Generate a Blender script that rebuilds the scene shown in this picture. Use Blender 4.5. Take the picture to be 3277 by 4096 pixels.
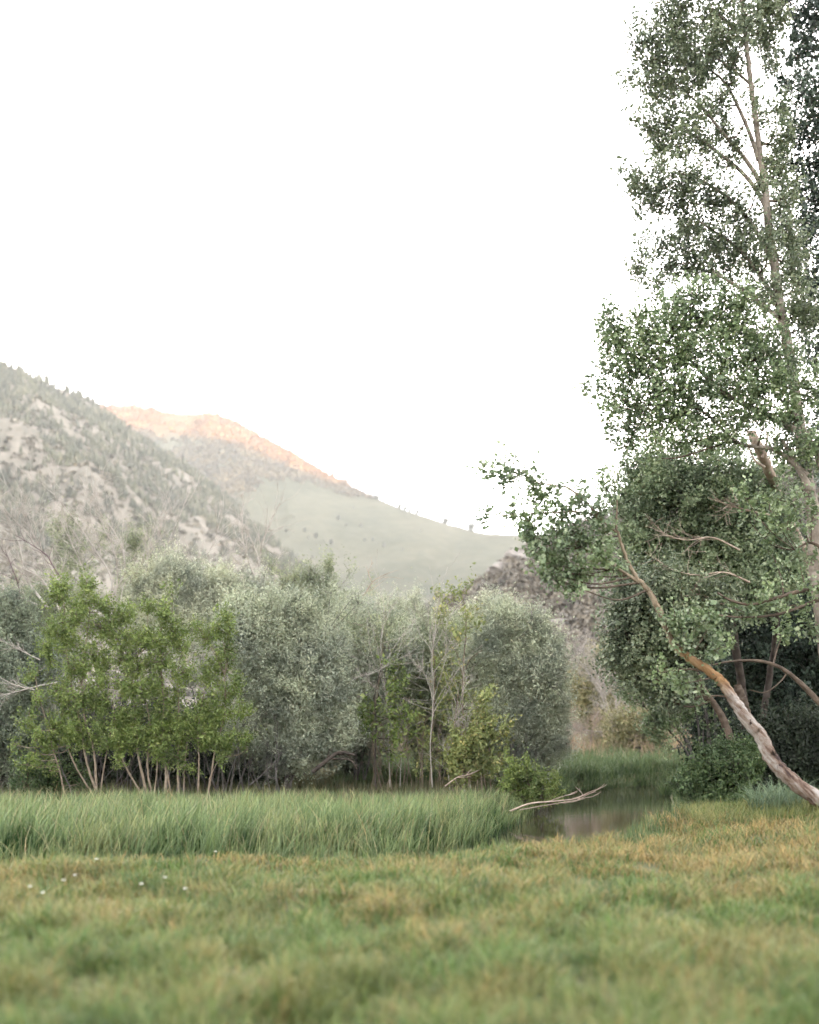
import bpy, math
import numpy as np
from mathutils import Vector, noise as mnoise

# ------------------------------------------------------------------ scene, camera, light
for o in list(bpy.data.objects):
    bpy.data.objects.remove(o)
SC = bpy.context.scene
COL = SC.collection
RNG = np.random.default_rng(7)
F = 4500.0; CX = 1638.5; HOR = 2900.0; EYE = 1.5      # lens measured in photo pixels, horizon row, eye height

cam = bpy.data.cameras.new('camera'); camo = bpy.data.objects.new('camera', cam); COL.objects.link(camo)
camo.location = (0, 0, EYE); camo.rotation_euler = (math.radians(90), 0, 0)
cam.sensor_fit = 'HORIZONTAL'; cam.sensor_width = 36.0; cam.lens = 36.0 * F / 3277.0
cam.shift_y = (HOR - 2048.0) / 3277.0
cam.clip_start = 0.1; cam.clip_end = 30000
cam.dof.use_dof = True; cam.dof.focus_distance = 20.0; cam.dof.aperture_fstop = 0.87
SC.camera = camo

SUN_EL = math.radians(4.0)
SUN_H = np.array([0.45, -0.893]); SUN_H /= np.linalg.norm(SUN_H)      # horizontal direction towards the sun
w = bpy.data.worlds.new('World'); SC.world = w; w.use_nodes = True
nt = w.node_tree; nt.nodes.clear()
sky = nt.nodes.new('ShaderNodeTexSky'); sky.sky_type = 'NISHITA'; sky.sun_disc = False
sky.sun_elevation = SUN_EL; sky.sun_rotation = math.atan2(SUN_H[0], SUN_H[1]); sky.altitude = 1800
sky.air_density = 1.0; sky.dust_density = 2.0
hs = nt.nodes.new('ShaderNodeHueSaturation'); hs.inputs['Saturation'].default_value = 0.16
bg = nt.nodes.new('ShaderNodeBackground'); bg.inputs['Strength'].default_value = 0.15
tint = nt.nodes.new('ShaderNodeMix'); tint.data_type = 'RGBA'; tint.blend_type = 'MULTIPLY'
tint.inputs[0].default_value = 1.0; tint.inputs[7].default_value = (1.0, 0.985, 0.955, 1)
ow = nt.nodes.new('ShaderNodeOutputWorld')
nt.links.new(sky.outputs[0], hs.inputs['Color']); nt.links.new(hs.outputs[0], tint.inputs[6])
nt.links.new(tint.outputs[2], bg.inputs[0]); nt.links.new(bg.outputs[0], ow.inputs[0])

sl = bpy.data.lights.new('sun', 'SUN'); slo = bpy.data.objects.new('sun', sl); COL.objects.link(slo)
sl.energy = 3.1; sl.angle = math.radians(0.5); sl.color = (1.0, 0.35, 0.09)
sd = Vector((SUN_H[0] * math.cos(SUN_EL), SUN_H[1] * math.cos(SUN_EL), math.sin(SUN_EL)))
slo.rotation_euler = sd.to_track_quat('Z', 'Y').to_euler(); slo.location = (0, 0, 60)

SC.view_settings.view_transform = 'Standard'; SC.view_settings.look = 'None'
SC.view_settings.exposure = 4.85; SC.view_settings.gamma = 1.0
SC.render.engine = 'CYCLES'
SC.cycles.max_bounces = 6; SC.cycles.diffuse_bounces = 3; SC.cycles.volume_bounces = 0
SC.cycles.transparent_max_bounces = 8; SC.cycles.transmission_bounces = 4
HAZE = 0.00015

# ------------------------------------------------------------------ helpers
def W(sx, sy, d):
    return np.array([(sx - CX) / F * d, d, EYE - (sy - HOR) / F * d])

def tag(o, label=None, cat=None, group=None, kind=None):
    if label: o['label'] = label
    if cat: o['category'] = cat
    if group: o['group'] = group
    if kind: o['kind'] = kind
    return o

def empty(name, loc, label=None, cat=None, group=None):
    o = bpy.data.objects.new(name, None); COL.objects.link(o)
    o.location = [float(c) for c in loc]; o.empty_display_size = 0.3
    return tag(o, label, cat, group)

class MB:
    """collects vertices and faces of any size; attrs: one float per vertex"""
    def __init__(s): s.v = []; s.f = []; s.n = 0; s.a = []
    def add(s, verts, faces, attr=None):
        verts = np.asarray(verts, np.float32); faces = np.asarray(faces, np.int64)
        s.v.append(verts); s.f.append(faces + s.n); s.n += len(verts)
        s.a.append(np.zeros(len(verts), np.float32) if attr is None else np.asarray(attr, np.float32))
    def build(s, name, mat, parent=None, smooth=True, base=None, attr=False):
        me = bpy.data.meshes.new(name)
        if base is None: base = parent.location if parent is not None else (0, 0, 0)
        V = np.concatenate(s.v) - np.array([float(c) for c in base], np.float32)
        me.vertices.add(len(V)); me.vertices.foreach_set('co', V.astype(np.float32).ravel())
        loops = np.concatenate([f.ravel() for f in s.f]); tot = np.concatenate([np.full(len(f), f.shape[1]) for f in s.f])
        start = np.concatenate([[0], np.cumsum(tot)[:-1]])
        me.loops.add(len(loops)); me.loops.foreach_set('vertex_index', loops.astype(np.int32))
        me.polygons.add(len(tot)); me.polygons.foreach_set('loop_start', start.astype(np.int32))
        me.polygons.foreach_set('loop_total', tot.astype(np.int32))
        me.polygons.foreach_set('use_smooth', np.full(len(tot), smooth))
        me.update(calc_edges=True)
        if attr:
            at = me.attributes.new('tip', 'FLOAT', 'POINT'); at.data.foreach_set('value', np.concatenate(s.a))
        me.materials.append(mat)
        o = bpy.data.objects.new(name, me); COL.objects.link(o)
        if parent is not None: o.parent = parent
        else: o.location = [float(c) for c in base]
        return o

def unit(a): return a / np.maximum(np.linalg.norm(a, axis=-1, keepdims=True), 1e-9)

def tube(mb, P, R, k=5, cap=False, rough=0.0):
    P = np.asarray(P, float); R = np.asarray(R, float); n = len(P)
    T = unit(np.gradient(P, axis=0))
    ref = np.array([0.31, 0.87, 0.38])
    if abs(T[0] @ ref) > .9: ref = np.array([.9, -.2, .3])
    A = unit(np.cross(T, ref)); B = np.cross(T, A)
    th = np.linspace(0, 2 * math.pi, k, endpoint=False)
    rr = R[:, None] * (1 + rough * RNG.normal(0, 1, (n, k)))
    V = P[:, None, :] + rr[..., None] * (np.cos(th)[None, :, None] * A[:, None, :] + np.sin(th)[None, :, None] * B[:, None, :])
    i = np.arange(n - 1)[:, None] * k; j = np.arange(k)[None, :]; j2 = (j + 1) % k
    Fq = np.stack([i + j, i + j2, i + k + j2, i + k + j], -1).reshape(-1, 4)
    mb.add(V.reshape(-1, 3), Fq)

def smooth_path(pts, n):
    """Catmull-Rom through the points, n samples"""
    P = np.asarray(pts, float); P = np.vstack([2 * P[0] - P[1], P, 2 * P[-1] - P[-2]])
    m = len(P) - 3; out = []
    for t in np.linspace(0, m - 1e-6, n):
        i = int(t); u = t - i; a, b, c, d = P[i], P[i + 1], P[i + 2], P[i + 3]
        out.append(.5 * ((2 * b) + (c - a) * u + (2 * a - 5 * b + 4 * c - d) * u * u + (3 * b - a - 3 * c + d) * u ** 3))
    return np.array(out)

def leaves(mb, C, size, aspect=0.6, up=0.4, axis=None, face=None):
    """diamond leaves centred on C"""
    n = len(C)
    N = unit(RNG.normal(0, 1, (n, 3)) + np.array([0, 0, up]) + (0 if face is None else face))
    T = RNG.normal(0, 1, (n, 3)) if axis is None else axis + RNG.normal(0, .45, (n, 3))
    T = unit(T - (T * N).sum(1, keepdims=True) * N); B = np.cross(N, T)
    s = size * RNG.lognormal(0, .28, (n, 1)); wdt = s * aspect * .5
    a = C - T * s * .5; b = C + B * wdt + N * s * .08; c = C + T * s * .5; d = C - B * wdt + N * s * .08
    V = np.stack([a, b, c, d], 1).reshape(-1, 3)
    mb.add(V, np.arange(4 * n).reshape(n, 4))

# ------------------------------------------------------------------ materials
def _nodes(name):
    m = bpy.data.materials.new(name); m.use_nodes = True; t = m.node_tree
    return m, t, t.nodes['Principled BSDF'], t.nodes['Material Output']

def ramp(t, fac, stops):
    r = t.nodes.new('ShaderNodeValToRGB'); e = r.color_ramp.elements
    while len(e) < len(stops): e.new(0.5)
    for el, (p, c) in zip(e, stops): el.position = p; el.color = (*c, 1)
    t.links.new(fac, r.inputs[0]); return r.outputs[0]

def noise(t, scale, detail=4, coord='Object', rough=.55, vec=None):
    if vec is None:
        tc = t.nodes.new('ShaderNodeTexCoord'); vec = tc.outputs[coord]
    n = t.nodes.new('ShaderNodeTexNoise'); n.inputs['Scale'].default_value = scale
    n.inputs['Detail'].default_value = detail; n.inputs['Roughness'].default_value = rough
    t.links.new(vec, n.inputs['Vector']); return n.outputs[0]

def mix(t, fac, a, b, mode='MIX'):
    m = t.nodes.new('ShaderNodeMix'); m.data_type = 'RGBA'; m.blend_type = mode
    for s, i in ((fac, 0), (a, 6), (b, 7)):
        if isinstance(s, (int, float)): m.inputs[i].default_value = s
        elif isinstance(s, tuple): m.inputs[i].default_value = (*s, 1)
        else: t.links.new(s, m.inputs[i])
    return m.outputs[2]

def leaf_mat(name, c1, c2, c3=None, trans=.35, patch=1.3, spec=.3, rough=.55, lo=.68, hi=1.25):
    """leaf to leaf variation by island plus slow drift of hue through the crown"""
    m, t, p, out = _nodes(name)
    g = t.nodes.new('ShaderNodeNewGeometry')
    stops = [(0, c1), (.8, c2)] + ([(1, c3)] if c3 else [])
    col = ramp(t, g.outputs['Random Per Island'], stops)
    tone = ramp(t, noise(t, patch, 2), [(.34, (lo, lo * 1.05, lo * 1.06)), (.66, (hi, hi, hi * .88))])
    col = mix(t, 1.0, col, tone, 'MULTIPLY')
    t.links.new(col, p.inputs['Base Color']); p.inputs['Roughness'].default_value = rough
    p.inputs['Specular IOR Level'].default_value = spec
    tr = t.nodes.new('ShaderNodeBsdfTranslucent'); t.links.new(col, tr.inputs[0])
    ms = t.nodes.new('ShaderNodeMixShader'); ms.inputs[0].default_value = trans
    t.links.new(p.outputs[0], ms.inputs[1]); t.links.new(tr.outputs[0], ms.inputs[2]); t.links.new(ms.outputs[0], out.inputs[0])
    return m

def plain_mat(name, stops, scale=3, detail=5, rough=.85, bump=0, bscale=20, spec=.2, stretch=None):
    m, t, p, out = _nodes(name)
    tc = t.nodes.new('ShaderNodeTexCoord'); vec = tc.outputs['Object']
    if stretch:
        mp = t.nodes.new('ShaderNodeMapping'); mp.inputs['Scale'].default_value = stretch
        t.links.new(vec, mp.inputs[0]); vec = mp.outputs[0]
    col = ramp(t, noise(t, scale, detail, vec=vec), stops)
    t.links.new(col, p.inputs['Base Color']); p.inputs['Roughness'].default_value = rough
    p.inputs['Specular IOR Level'].default_value = spec
    if bump:
        b = t.nodes.new('ShaderNodeBump'); b.inputs['Strength'].default_value = bump; b.inputs['Distance'].default_value = .05
        t.links.new(noise(t, bscale, 6, vec=vec), b.inputs['Height']); t.links.new(b.outputs[0], p.inputs['Normal'])
    return m

def grass_mat(name, base, tipc, dry, scale=.8, dry_amt=(.45, .65), trans=.3, tip_from=0.0):
    m, t, p, out = _nodes(name)
    g = t.nodes.new('ShaderNodeNewGeometry')
    at = t.nodes.new('ShaderNodeAttribute'); at.attribute_name = 'tip'
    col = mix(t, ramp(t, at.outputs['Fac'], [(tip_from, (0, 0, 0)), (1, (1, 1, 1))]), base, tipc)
    d = ramp(t, noise(t, scale, 6, rough=.75), [(dry_amt[0], (0, 0, 0)), (dry_amt[1], (1, 1, 1))])
    isl = ramp(t, g.outputs['Random Per Island'], [(0, (.25, .25, .25)), (1, (1, 1, 1))])
    dd = mix(t, 1.0, d, isl, 'MULTIPLY')
    col = mix(t, dd, col, dry)
    var = ramp(t, g.outputs['Random Per Island'], [(0, (.6, .65, .6)), (.5, (1, 1, 1)), (1, (1.35, 1.25, 1.1))])
    col = mix(t, 1.0, col, var, 'MULTIPLY')
    t.links.new(col, p.inputs['Base Color']); p.inputs['Roughness'].default_value = .5; p.inputs['Specular IOR Level'].default_value = .35
    tr = t.nodes.new('ShaderNodeBsdfTranslucent'); t.links.new(col, tr.inputs[0])
    ms = t.nodes.new('ShaderNodeMixShader'); ms.inputs[0].default_value = trans
    t.links.new(p.outputs[0], ms.inputs[1]); t.links.new(tr.outputs[0], ms.inputs[2]); t.links.new(ms.outputs[0], out.inputs[0])
    return m

M = {}
M['alder'] = leaf_mat('alder_leaf', (.11, .165, .055), (.2, .255, .085), (.28, .32, .13))
M['alder_dark'] = leaf_mat('alder_dark_leaf', (.035, .075, .025), (.07, .13, .045))
M['silver'] = leaf_mat('silver_willow_leaf', (.27, .30, .235), (.37, .40, .325), (.44, .45, .38), trans=.25)
M['silver_glare'] = leaf_mat('glare_paled_willow_leaf', (.32, .34, .27), (.47, .49, .40), (.55, .55, .47), trans=.25)  # leaf colour raised to imitate pale veiling glare over the brush
M['silver_dark'] = leaf_mat('dull_willow_leaf', (.15, .18, .14), (.22, .255, .2), trans=.25)
M['sap'] = leaf_mat('sapling_leaf', (.16, .2, .08), (.27, .3, .13), (.4, .36, .16))
M['sage_green'] = leaf_mat('grey_green_leaf', (.18, .215, .14), (.29, .32, .21), (.38, .39, .28))
M['cotton_light'] = leaf_mat('light_cottonwood_leaf', (.13, .18, .11), (.24, .30, .19), (.38, .43, .32), trans=.35, spec=.4, lo=.65)
M['yellow_bush'] = leaf_mat('yellowish_leaf', (.17, .17, .09), (.3, .28, .16), (.4, .33, .24))
M['shade_leaf'] = leaf_mat('painted_shade_leaf', (.016, .028, .022), (.035, .055, .04), (.07, .10, .075), trans=.12, spec=.2)  # leaf colour darkened to paint in the shade behind the trunks
M['poplar'] = leaf_mat('poplar_leaf', (.085, .115, .075), (.165, .20, .13), (.28, .31, .23), trans=.3, patch=.5, spec=.5, rough=.45)
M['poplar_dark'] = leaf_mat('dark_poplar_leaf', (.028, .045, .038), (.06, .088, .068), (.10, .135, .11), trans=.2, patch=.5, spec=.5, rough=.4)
M['cotton'] = leaf_mat('cottonwood_leaf', (.10, .15, .08), (.19, .25, .135), (.34, .39, .28), trans=.3, spec=.5, rough=.45)
M['thicket'] = leaf_mat('painted_shade_thicket_leaf', (.010, .018, .010), (.026, .040, .022), trans=.1)  # near-black leaf colour stands in for deep shade
M['bush_dark'] = leaf_mat('low_bush_leaf', (.04, .07, .03), (.08, .125, .05), (.13, .17, .08), trans=.2)
M['bark'] = plain_mat('pale_bark', [(.3, (.10, .08, .06)), (.6, (.22, .18, .14)), (.8, (.32, .28, .24))], 6, bump=.3)
M['bark_dark'] = plain_mat('dark_bark', [(.3, (.025, .02, .018)), (.7, (.09, .075, .065))], 6, bump=.4)
M['bark_brown'] = plain_mat('brown_bark', [(.3, (.045, .034, .027)), (.7, (.13, .10, .078))], 6, bump=.4)
M['bark_lean'] = plain_mat('peeling_bark', [(.38, (.035, .022, .02)), (.43, (.15, .085, .05)), (.5, (.24, .17, .11)), (.6, (.28, .23, .19)), (.68, (.36, .33, .31))], 2.6, 12, bump=.9, bscale=18, stretch=(1.0, 1, 1.0))
def leaning_bark():
    m, t, p, out = _nodes('peeling_bark_along_trunk')
    tc = t.nodes.new('ShaderNodeTexCoord'); mp = t.nodes.new('ShaderNodeMapping'); mr = t.nodes.new('ShaderNodeMapping'); mr.inputs['Rotation'].default_value = (0, math.radians(43), 0); mp.inputs['Scale'].default_value = (4.2, 4.2, .75)
    t.links.new(tc.outputs['Object'], mr.inputs[0]); t.links.new(mr.outputs[0], mp.inputs[0]); st = noise(t, 1.6, 10, vec=mp.outputs[0], rough=.7)
    pale = ramp(t, st, [(.39, (.03, .02, .02)), (.445, (.12, .08, .06)), (.50, (.19, .155, .135)), (.58, (.31, .295, .285))])
    tan = ramp(t, st, [(.36, (.08, .06, .045)), (.48, (.17, .135, .095)), (.62, (.25, .21, .16))])
    orange = ramp(t, st, [(.38, (.07, .04, .03)), (.48, (.2, .115, .055)), (.62, (.28, .2, .12))])
    sx = t.nodes.new('ShaderNodeSeparateXYZ'); t.links.new(tc.outputs['Object'], sx.inputs[0])
    ad = t.nodes.new('ShaderNodeMath'); ad.operation = 'MULTIPLY_ADD'; t.links.new(noise(t, 1.7, 4), ad.inputs[0]); ad.inputs[1].default_value = .8; t.links.new(sx.outputs[2], ad.inputs[2])
    dv = t.nodes.new('ShaderNodeMath'); dv.operation = 'DIVIDE'; t.links.new(ad.outputs[0], dv.inputs[0]); dv.inputs[1].default_value = 5.0
    c = mix(t, ramp(t, dv.outputs[0], [(.40, (0, 0, 0)), (.45, (1, 1, 1))]), pale, orange)
    c = mix(t, ramp(t, dv.outputs[0], [(.52, (0, 0, 0)), (.58, (1, 1, 1))]), c, tan)
    kn = noise(t, 5.5, 3); c = mix(t, ramp(t, kn, [(.66, (0, 0, 0)), (.69, (1, 1, 1))]), c, (.03, .02, .02))
    t.links.new(c, p.inputs['Base Color']); p.inputs['Roughness'].default_value = .85; p.inputs['Specular IOR Level'].default_value = .2
    b = t.nodes.new('ShaderNodeBump'); b.inputs['Strength'].default_value = .8; b.inputs['Distance'].default_value = .03; t.links.new(st, b.inputs['Height']); t.links.new(b.outputs[0], p.inputs['Normal'])
    return m
M['bark_lean'] = leaning_bark()
M['bark_grey'] = plain_mat('grey_bark', [(.3, (.05, .045, .045)), (.7, (.15, .14, .135))], 6, bump=.3)
M['bark_poplar'] = plain_mat('poplar_bark', [(.3, (.10, .085, .07)), (.6, (.24, .21, .18)), (.8, (.34, .31, .27))], 5, bump=.4)
M['dead'] = plain_mat('bleached_wood', [(.3, (.26, .24, .22)), (.7, (.44, .41, .38))], 5)
M['dead_dark'] = plain_mat('dark_dead_wood', [(.3, (.06, .035, .05)), (.7, (.14, .09, .10))], 5)
M['dead_pink'] = plain_mat('dry_twigs', [(.3, (.22, .17, .14)), (.7, (.45, .37, .31))], 5)
M['reed'] = grass_mat('sedge_blade', (.014, .045, .012), (.19, .265, .115), (.32, .31, .15), .9, (.48, .75), tip_from=.42, trans=.18)  # blade feet painted dark as deep shading; pale tips are their own colour
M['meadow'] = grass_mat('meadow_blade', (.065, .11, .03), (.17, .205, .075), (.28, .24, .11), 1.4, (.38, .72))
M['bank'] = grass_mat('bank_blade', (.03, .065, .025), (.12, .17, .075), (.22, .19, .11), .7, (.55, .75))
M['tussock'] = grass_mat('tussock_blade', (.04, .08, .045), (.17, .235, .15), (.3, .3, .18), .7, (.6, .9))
M['petal'] = plain_mat('white_petal', [(.3, (.75, .75, .7)), (.7, (.85, .85, .8))], 5)

# ------------------------------------------------------------------ ground sheet and stream
STREAM = np.array([(-60, 14.5), (-12, 13.9), (-4.5, 13.3), (0, 13.6), (1.3, 15.2), (2.2, 17.5), (3.2, 19.6), (4.0, 24), (4.9, 27.7), (5.7, 31), (8.5, 34), (13, 36), (60, 37)], float)
SWID = np.array([.5, .5, .5, .72, 1.0, 1.05, 1.5, 1.45, 1.35, 1.3, 1.2, 1.1, 1.1])
def stream_dist(x, y):
    x = np.asarray(x, float); y = np.asarray(y, float); best = np.full(x.shape, 1e9)
    for i in range(len(STREAM) - 1):
        a = STREAM[i]; b = STREAM[i + 1]; ab = b - a
        t = np.clip(((x - a[0]) * ab[0] + (y - a[1]) * ab[1]) / (ab @ ab), 0, 1)
        d = np.hypot(x - a[0] - t * ab[0], y - a[1] - t * ab[1]) - (SWID[i] + t * (SWID[i + 1] - SWID[i]))
        best = np.minimum(best, d)
    return best
def stream_y(x): return np.interp(x, STREAM[:, 0], STREAM[:, 1])
def sstep(a, b, x): t = np.clip((x - a) / (b - a), 0, 1); return t * t * (3 - 2 * t)
WATER = -0.36
def ground(x, y):
    x = np.asarray(x, float); y = np.asarray(y, float)
    sy_ = np.interp(x, [-60, -12, -4.5, 0, 1.3, 2.2, 3.2], [14.5, 13.9, 13.3, 13.6, 15.2, 17.5, 19.6])
    left = sstep(0, .8, sy_ - y) ; right = sstep(3.0, 5.0, x) * (1 - sstep(23, 25, y) * 0)
    near = np.clip(left, 0, 1)
    z = -0.28 + near * .28                                            # marsh level beyond the water, meadow before it
    z = np.where(x > 3.2, np.where(y < 30, 0.0, -.2), z)
    z = z + .30 * np.exp(-((x - 7.0) / 2.2) ** 2 - ((y - 16.8) / 1.5) ** 2)
    z = z - .16 * np.exp(-((x - 2.6) / 1.6) ** 2 - ((y - 15.9) / 1.4) ** 2)
    z = z + (.035 * np.sin(x * 1.7 + 1.3 * np.sin(y * .8)) + .03 * np.sin(y * 2.1 + x * .6) + .02 * np.sin(x * 4.1 - y * 3.3)) * (y < 60)
    z = z + sstep(24, 45, y) * .35
    d = stream_dist(x, y)
    k = sstep(-.15, .45, d)
    return z * k + (-0.75) * (1 - k)

def axis_coords(lo, hi, step, far, n):
    core = np.arange(lo, hi + 1e-6, step)
    ext = np.geomspace(step, far, n).cumsum(); ext = ext / ext[-1] * far
    return np.concatenate([lo - ext[::-1], core, hi + ext])
xs = axis_coords(-16, 16, .2, 4800, 30); ys = axis_coords(-3, 45, .2, 4800, 30)
gx, gy = np.meshgrid(xs, ys); gz = ground(gx, gy)
def grid_faces(nr, nc):
    i = np.arange(nr - 1)[:, None] * nc; j = np.arange(nc - 1)[None, :]
    return np.stack([i + j, i + j + 1, i + nc + j + 1, i + nc + j], -1).reshape(-1, 4)
M['soil'] = plain_mat('meadow_soil', [(.35, (.05, .055, .025)), (.55, (.10, .10, .05)), (.75, (.2, .16, .09))], 1.2, 8, bump=.5)
mb = MB(); mb.add(np.stack([gx, gy, gz], -1).reshape(-1, 3), grid_faces(*gx.shape))
tag(mb.build('ground', M['soil']), kind='structure', label='grassy valley floor with meadow and marsh')

m, t, p, out = _nodes('stream_water')
p.inputs['Base Color'].default_value = (.030, .026, .018, 1); p.inputs['Roughness'].default_value = .03
p.inputs['IOR'].default_value = 1.33; p.inputs['Specular IOR Level'].default_value = .5
b = t.nodes.new('ShaderNodeBump'); b.inputs['Strength'].default_value = .05; b.inputs['Distance'].default_value = .03
tc = t.nodes.new('ShaderNodeTexCoord'); mp = t.nodes.new('ShaderNodeMapping'); mp.inputs['Scale'].default_value = (1.0, 2.2, 1)
t.links.new(tc.outputs['Object'], mp.inputs[0]); t.links.new(noise(t, 2.5, 4, vec=mp.outputs[0]), b.inputs['Height']); t.links.new(b.outputs[0], p.inputs['Normal'])
M['water'] = m
wx = np.arange(-60, 60.1, 1.0); sy_w = stream_y(wx)
mb = MB(); S2 = np.array(STREAM); T2 = unit(np.gradient(S2, axis=0)); N2 = np.stack([-T2[:, 1], T2[:, 0]], 1)
L = S2 + N2 * (SWID[:, None] + .7); R = S2 - N2 * (SWID[:, None] + .7)
V = np.concatenate([np.c_[L, np.full(len(L), WATER)], np.c_[R, np.full(len(R), WATER)]]); n = len(L)
mb.add(V, [[i, i + 1, n + i + 1, n + i] for i in range(n - 1)])
tag(mb.build('water', M['water'], smooth=False), kind='structure', label='dark still stream reflecting the brush')

# ------------------------------------------------------------------ mountains
def fbm(x, y, s, octs=5, seed=0):
    r = np.zeros(x.shape); flat = [(a, b_) for a, b_ in zip(x.ravel(), y.ravel())]
    out_ = np.array([mnoise.fractal(Vector((a * s + seed, b_ * s - seed, seed * .37)), .9, 2.1, octs) for a, b_ in flat])
    return out_.reshape(x.shape)

def ridge_patch(name, sky_pts, base_d, nu, nv, power, amp, nscale, mat, label, seed, back=.35, gully=0, base_z=-.8, crest_noise=0):
    """terrain from a valley-floor foot up to its crest and down the far side. sky_pts: (x, y, distance)"""
    sp = np.array(sky_pts, float); u = np.linspace(sp[0, 0], sp[-1, 0], nu)
    csy = np.interp(u, sp[:, 0], sp[:, 1]); cd = np.interp(u, sp[:, 0], sp[:, 2])
    kk = max(3, nu // 60) | 1; ker = np.ones(kk) / kk
    csy = np.convolve(np.pad(csy, kk // 2, 'edge'), ker, 'valid')
    cz = EYE - (csy - HOR) / F * cd
    bd = np.interp(u, *zip(*base_d))
    v = np.concatenate([np.linspace(0, 1, nv), 1 + np.linspace(.03, 1, max(8, nv // 6))])
    U, Vv = np.meshgrid(u, v); front = np.clip(Vv, 0, 1); bk = np.clip(Vv - 1, 0, 1)
    D = bd[None] + (cd - bd)[None] * front + bk * cd[None] * back
    Z = base_z + (cz - base_z)[None] * (front ** power) * (1 - sstep(0, 1, bk)) 
    X = (U - CX) / F * D
    env = np.sin(np.pi * np.clip(front, 0, 1) ** 1.2) * (Vv <= 1)
    nz = fbm(X, D, nscale, 6, seed)
    Z = Z + env * (cz - base_z)[None] * amp * nz
    if gully:
        gl = np.abs(fbm(X * 1.0, D * .35, nscale * 1.6, 4, seed + 9)); Z = Z - env * (cz - base_z)[None] * gully * (1 - np.clip(gl * 3, 0, 1))
    if crest_noise:
        Z = Z + crest_noise * fbm(X, D, nscale * 6, 4, seed + 3) * (front > .5)
    Z = np.maximum(Z, base_z)
    G = np.stack([X, D, Z], -1)
    mb = MB(); mb.add(G.reshape(-1, 3), grid_faces(*U.shape))
    tag(mb.build(name, mat), kind='structure', label=label)
    return G, u, v

def mountain_mat(name, stops, s1, stops2, s2, f2=.5, slope=None):
    m, t, p, out = _nodes(name)
    c1 = ramp(t, noise(t, s1, 7, rough=.65), stops)
    c2 = ramp(t, noise(t, s2, 8, rough=.75), stops2)
    col = mix(t, f2, c1, c2, 'MIX')
    if slope:                                                          # bare rock where it is steep
        g = t.nodes.new('ShaderNodeNewGeometry'); sx = t.nodes.new('ShaderNodeSeparateXYZ'); t.links.new(g.outputs['Normal'], sx.inputs[0])
        col = mix(t, ramp(t, sx.outputs[2], [(slope[0], (1, 1, 1)), (slope[1], (0, 0, 0))]), col, slope[2])
    t.links.new(col, p.inputs['Base Color']); p.inputs['Roughness'].default_value = .95; p.inputs['Specular IOR Level'].default_value = .05
    return m

M['m_left'] = mountain_mat('scrubby_slope', [(.35, (.145, .14, .12)), (.5, (.195, .18, .155)), (.68, (.25, .23, .2))], .02,
                           [(.38, (.115, .112, .098)), (.52, (.195, .18, .155)), (.68, (.29, .265, .235))], .12, .55)
M['m_peak'] = mountain_mat('grassy_slope', [(.35, (.045, .052, .033)), (.5, (.075, .077, .05)), (.7, (.115, .108, .075))], .006,
                           [(.35, (.03, .036, .024)), (.5, (.072, .073, .049)), (.7, (.15, .13, .092))], .04, .45)
M['m_brown'] = mountain_mat('brown_sage_slope', [(.35, (.05, .042, .036)), (.55, (.09, .075, .06)), (.7, (.15, .13, .11))], .06,
                            [(.35, (.05, .04, .036)), (.6, (.12, .10, .085))], .5, .5)
M['m_far'] = mountain_mat('shadow_ridge_slope', [(.35, (.10, .10, .07)), (.7, (.3, .26, .2))], .01, [(.35, (.1, .1, .07)), (.7, (.3, .26, .2))], .05, .5)

G_left, uL, vL = ridge_patch('mountain_left', [(-2600, 1100, 900), (-1200, 1180, 1050), (-400, 1330, 1100), (0, 1462, 1150), (200, 1535, 1200), (400, 1632, 1250), (560, 1760, 1250), (760, 1880, 1230), (900, 1990, 1150),
    (1050, 2120, 1050), (1200, 2270, 900), (1330, 2400, 760), (1450, 2560, 620), (1600, 2800, 480)],
    [(-2600, 260), (0, 300), (1000, 300), (1600, 330)], 420, 200, 1.12, .09, .006, M['m_left'], 'steep scrubby mountain flank dotted with conifers', 3, gully=.05, crest_noise=3)
G_peak, uP, vP = ridge_patch('mountain_peak', [(-900, 1700, 2900), (-200, 1690, 2800), (300, 1640, 2700), (400, 1620, 2700), (560, 1628, 2700), (700, 1655, 2650), (860, 1655, 2600), (1000, 1720, 2560), (1150, 1805, 2500), (1250, 1868, 2450),
    (1400, 1950, 2380), (1600, 2030, 2250), (1800, 2100, 2150), (1950, 2134, 2100), (2060, 2142, 2050), (2250, 2138, 2050), (2560, 2130, 2000), (3000, 2000, 2000), (4200, 1700, 2000), (6000, 1500, 1900)],
    [(-900, 1300), (800, 1200), (1700, 900), (2500, 850), (6000, 800)], 460, 220, 1.25, .07, .0016, M['m_peak'], 'pale grassy mountain with the last sun on its top', 8, gully=.05, crest_noise=3)
G_brown, uB, vB = ridge_patch('hill_right', [(1450, 2560, 170), (1600, 2500, 175), (1750, 2450, 180), (1880, 2400, 190), (1960, 2320, 200), (2060, 2240, 215), (2150, 2180, 230), (2300, 2120, 260), (2450, 2060, 290), (2600, 2010, 310), (3000, 1900, 330), (3800, 1800, 330), (5000, 1900, 300)],
    [(1450, 90), (2100, 85), (2600, 80), (5000, 70)], 260, 150, 1.05, .10, .03, M['m_brown'], 'brown sagebrush hill right of the valley mouth', 5, crest_noise=.8)

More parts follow.
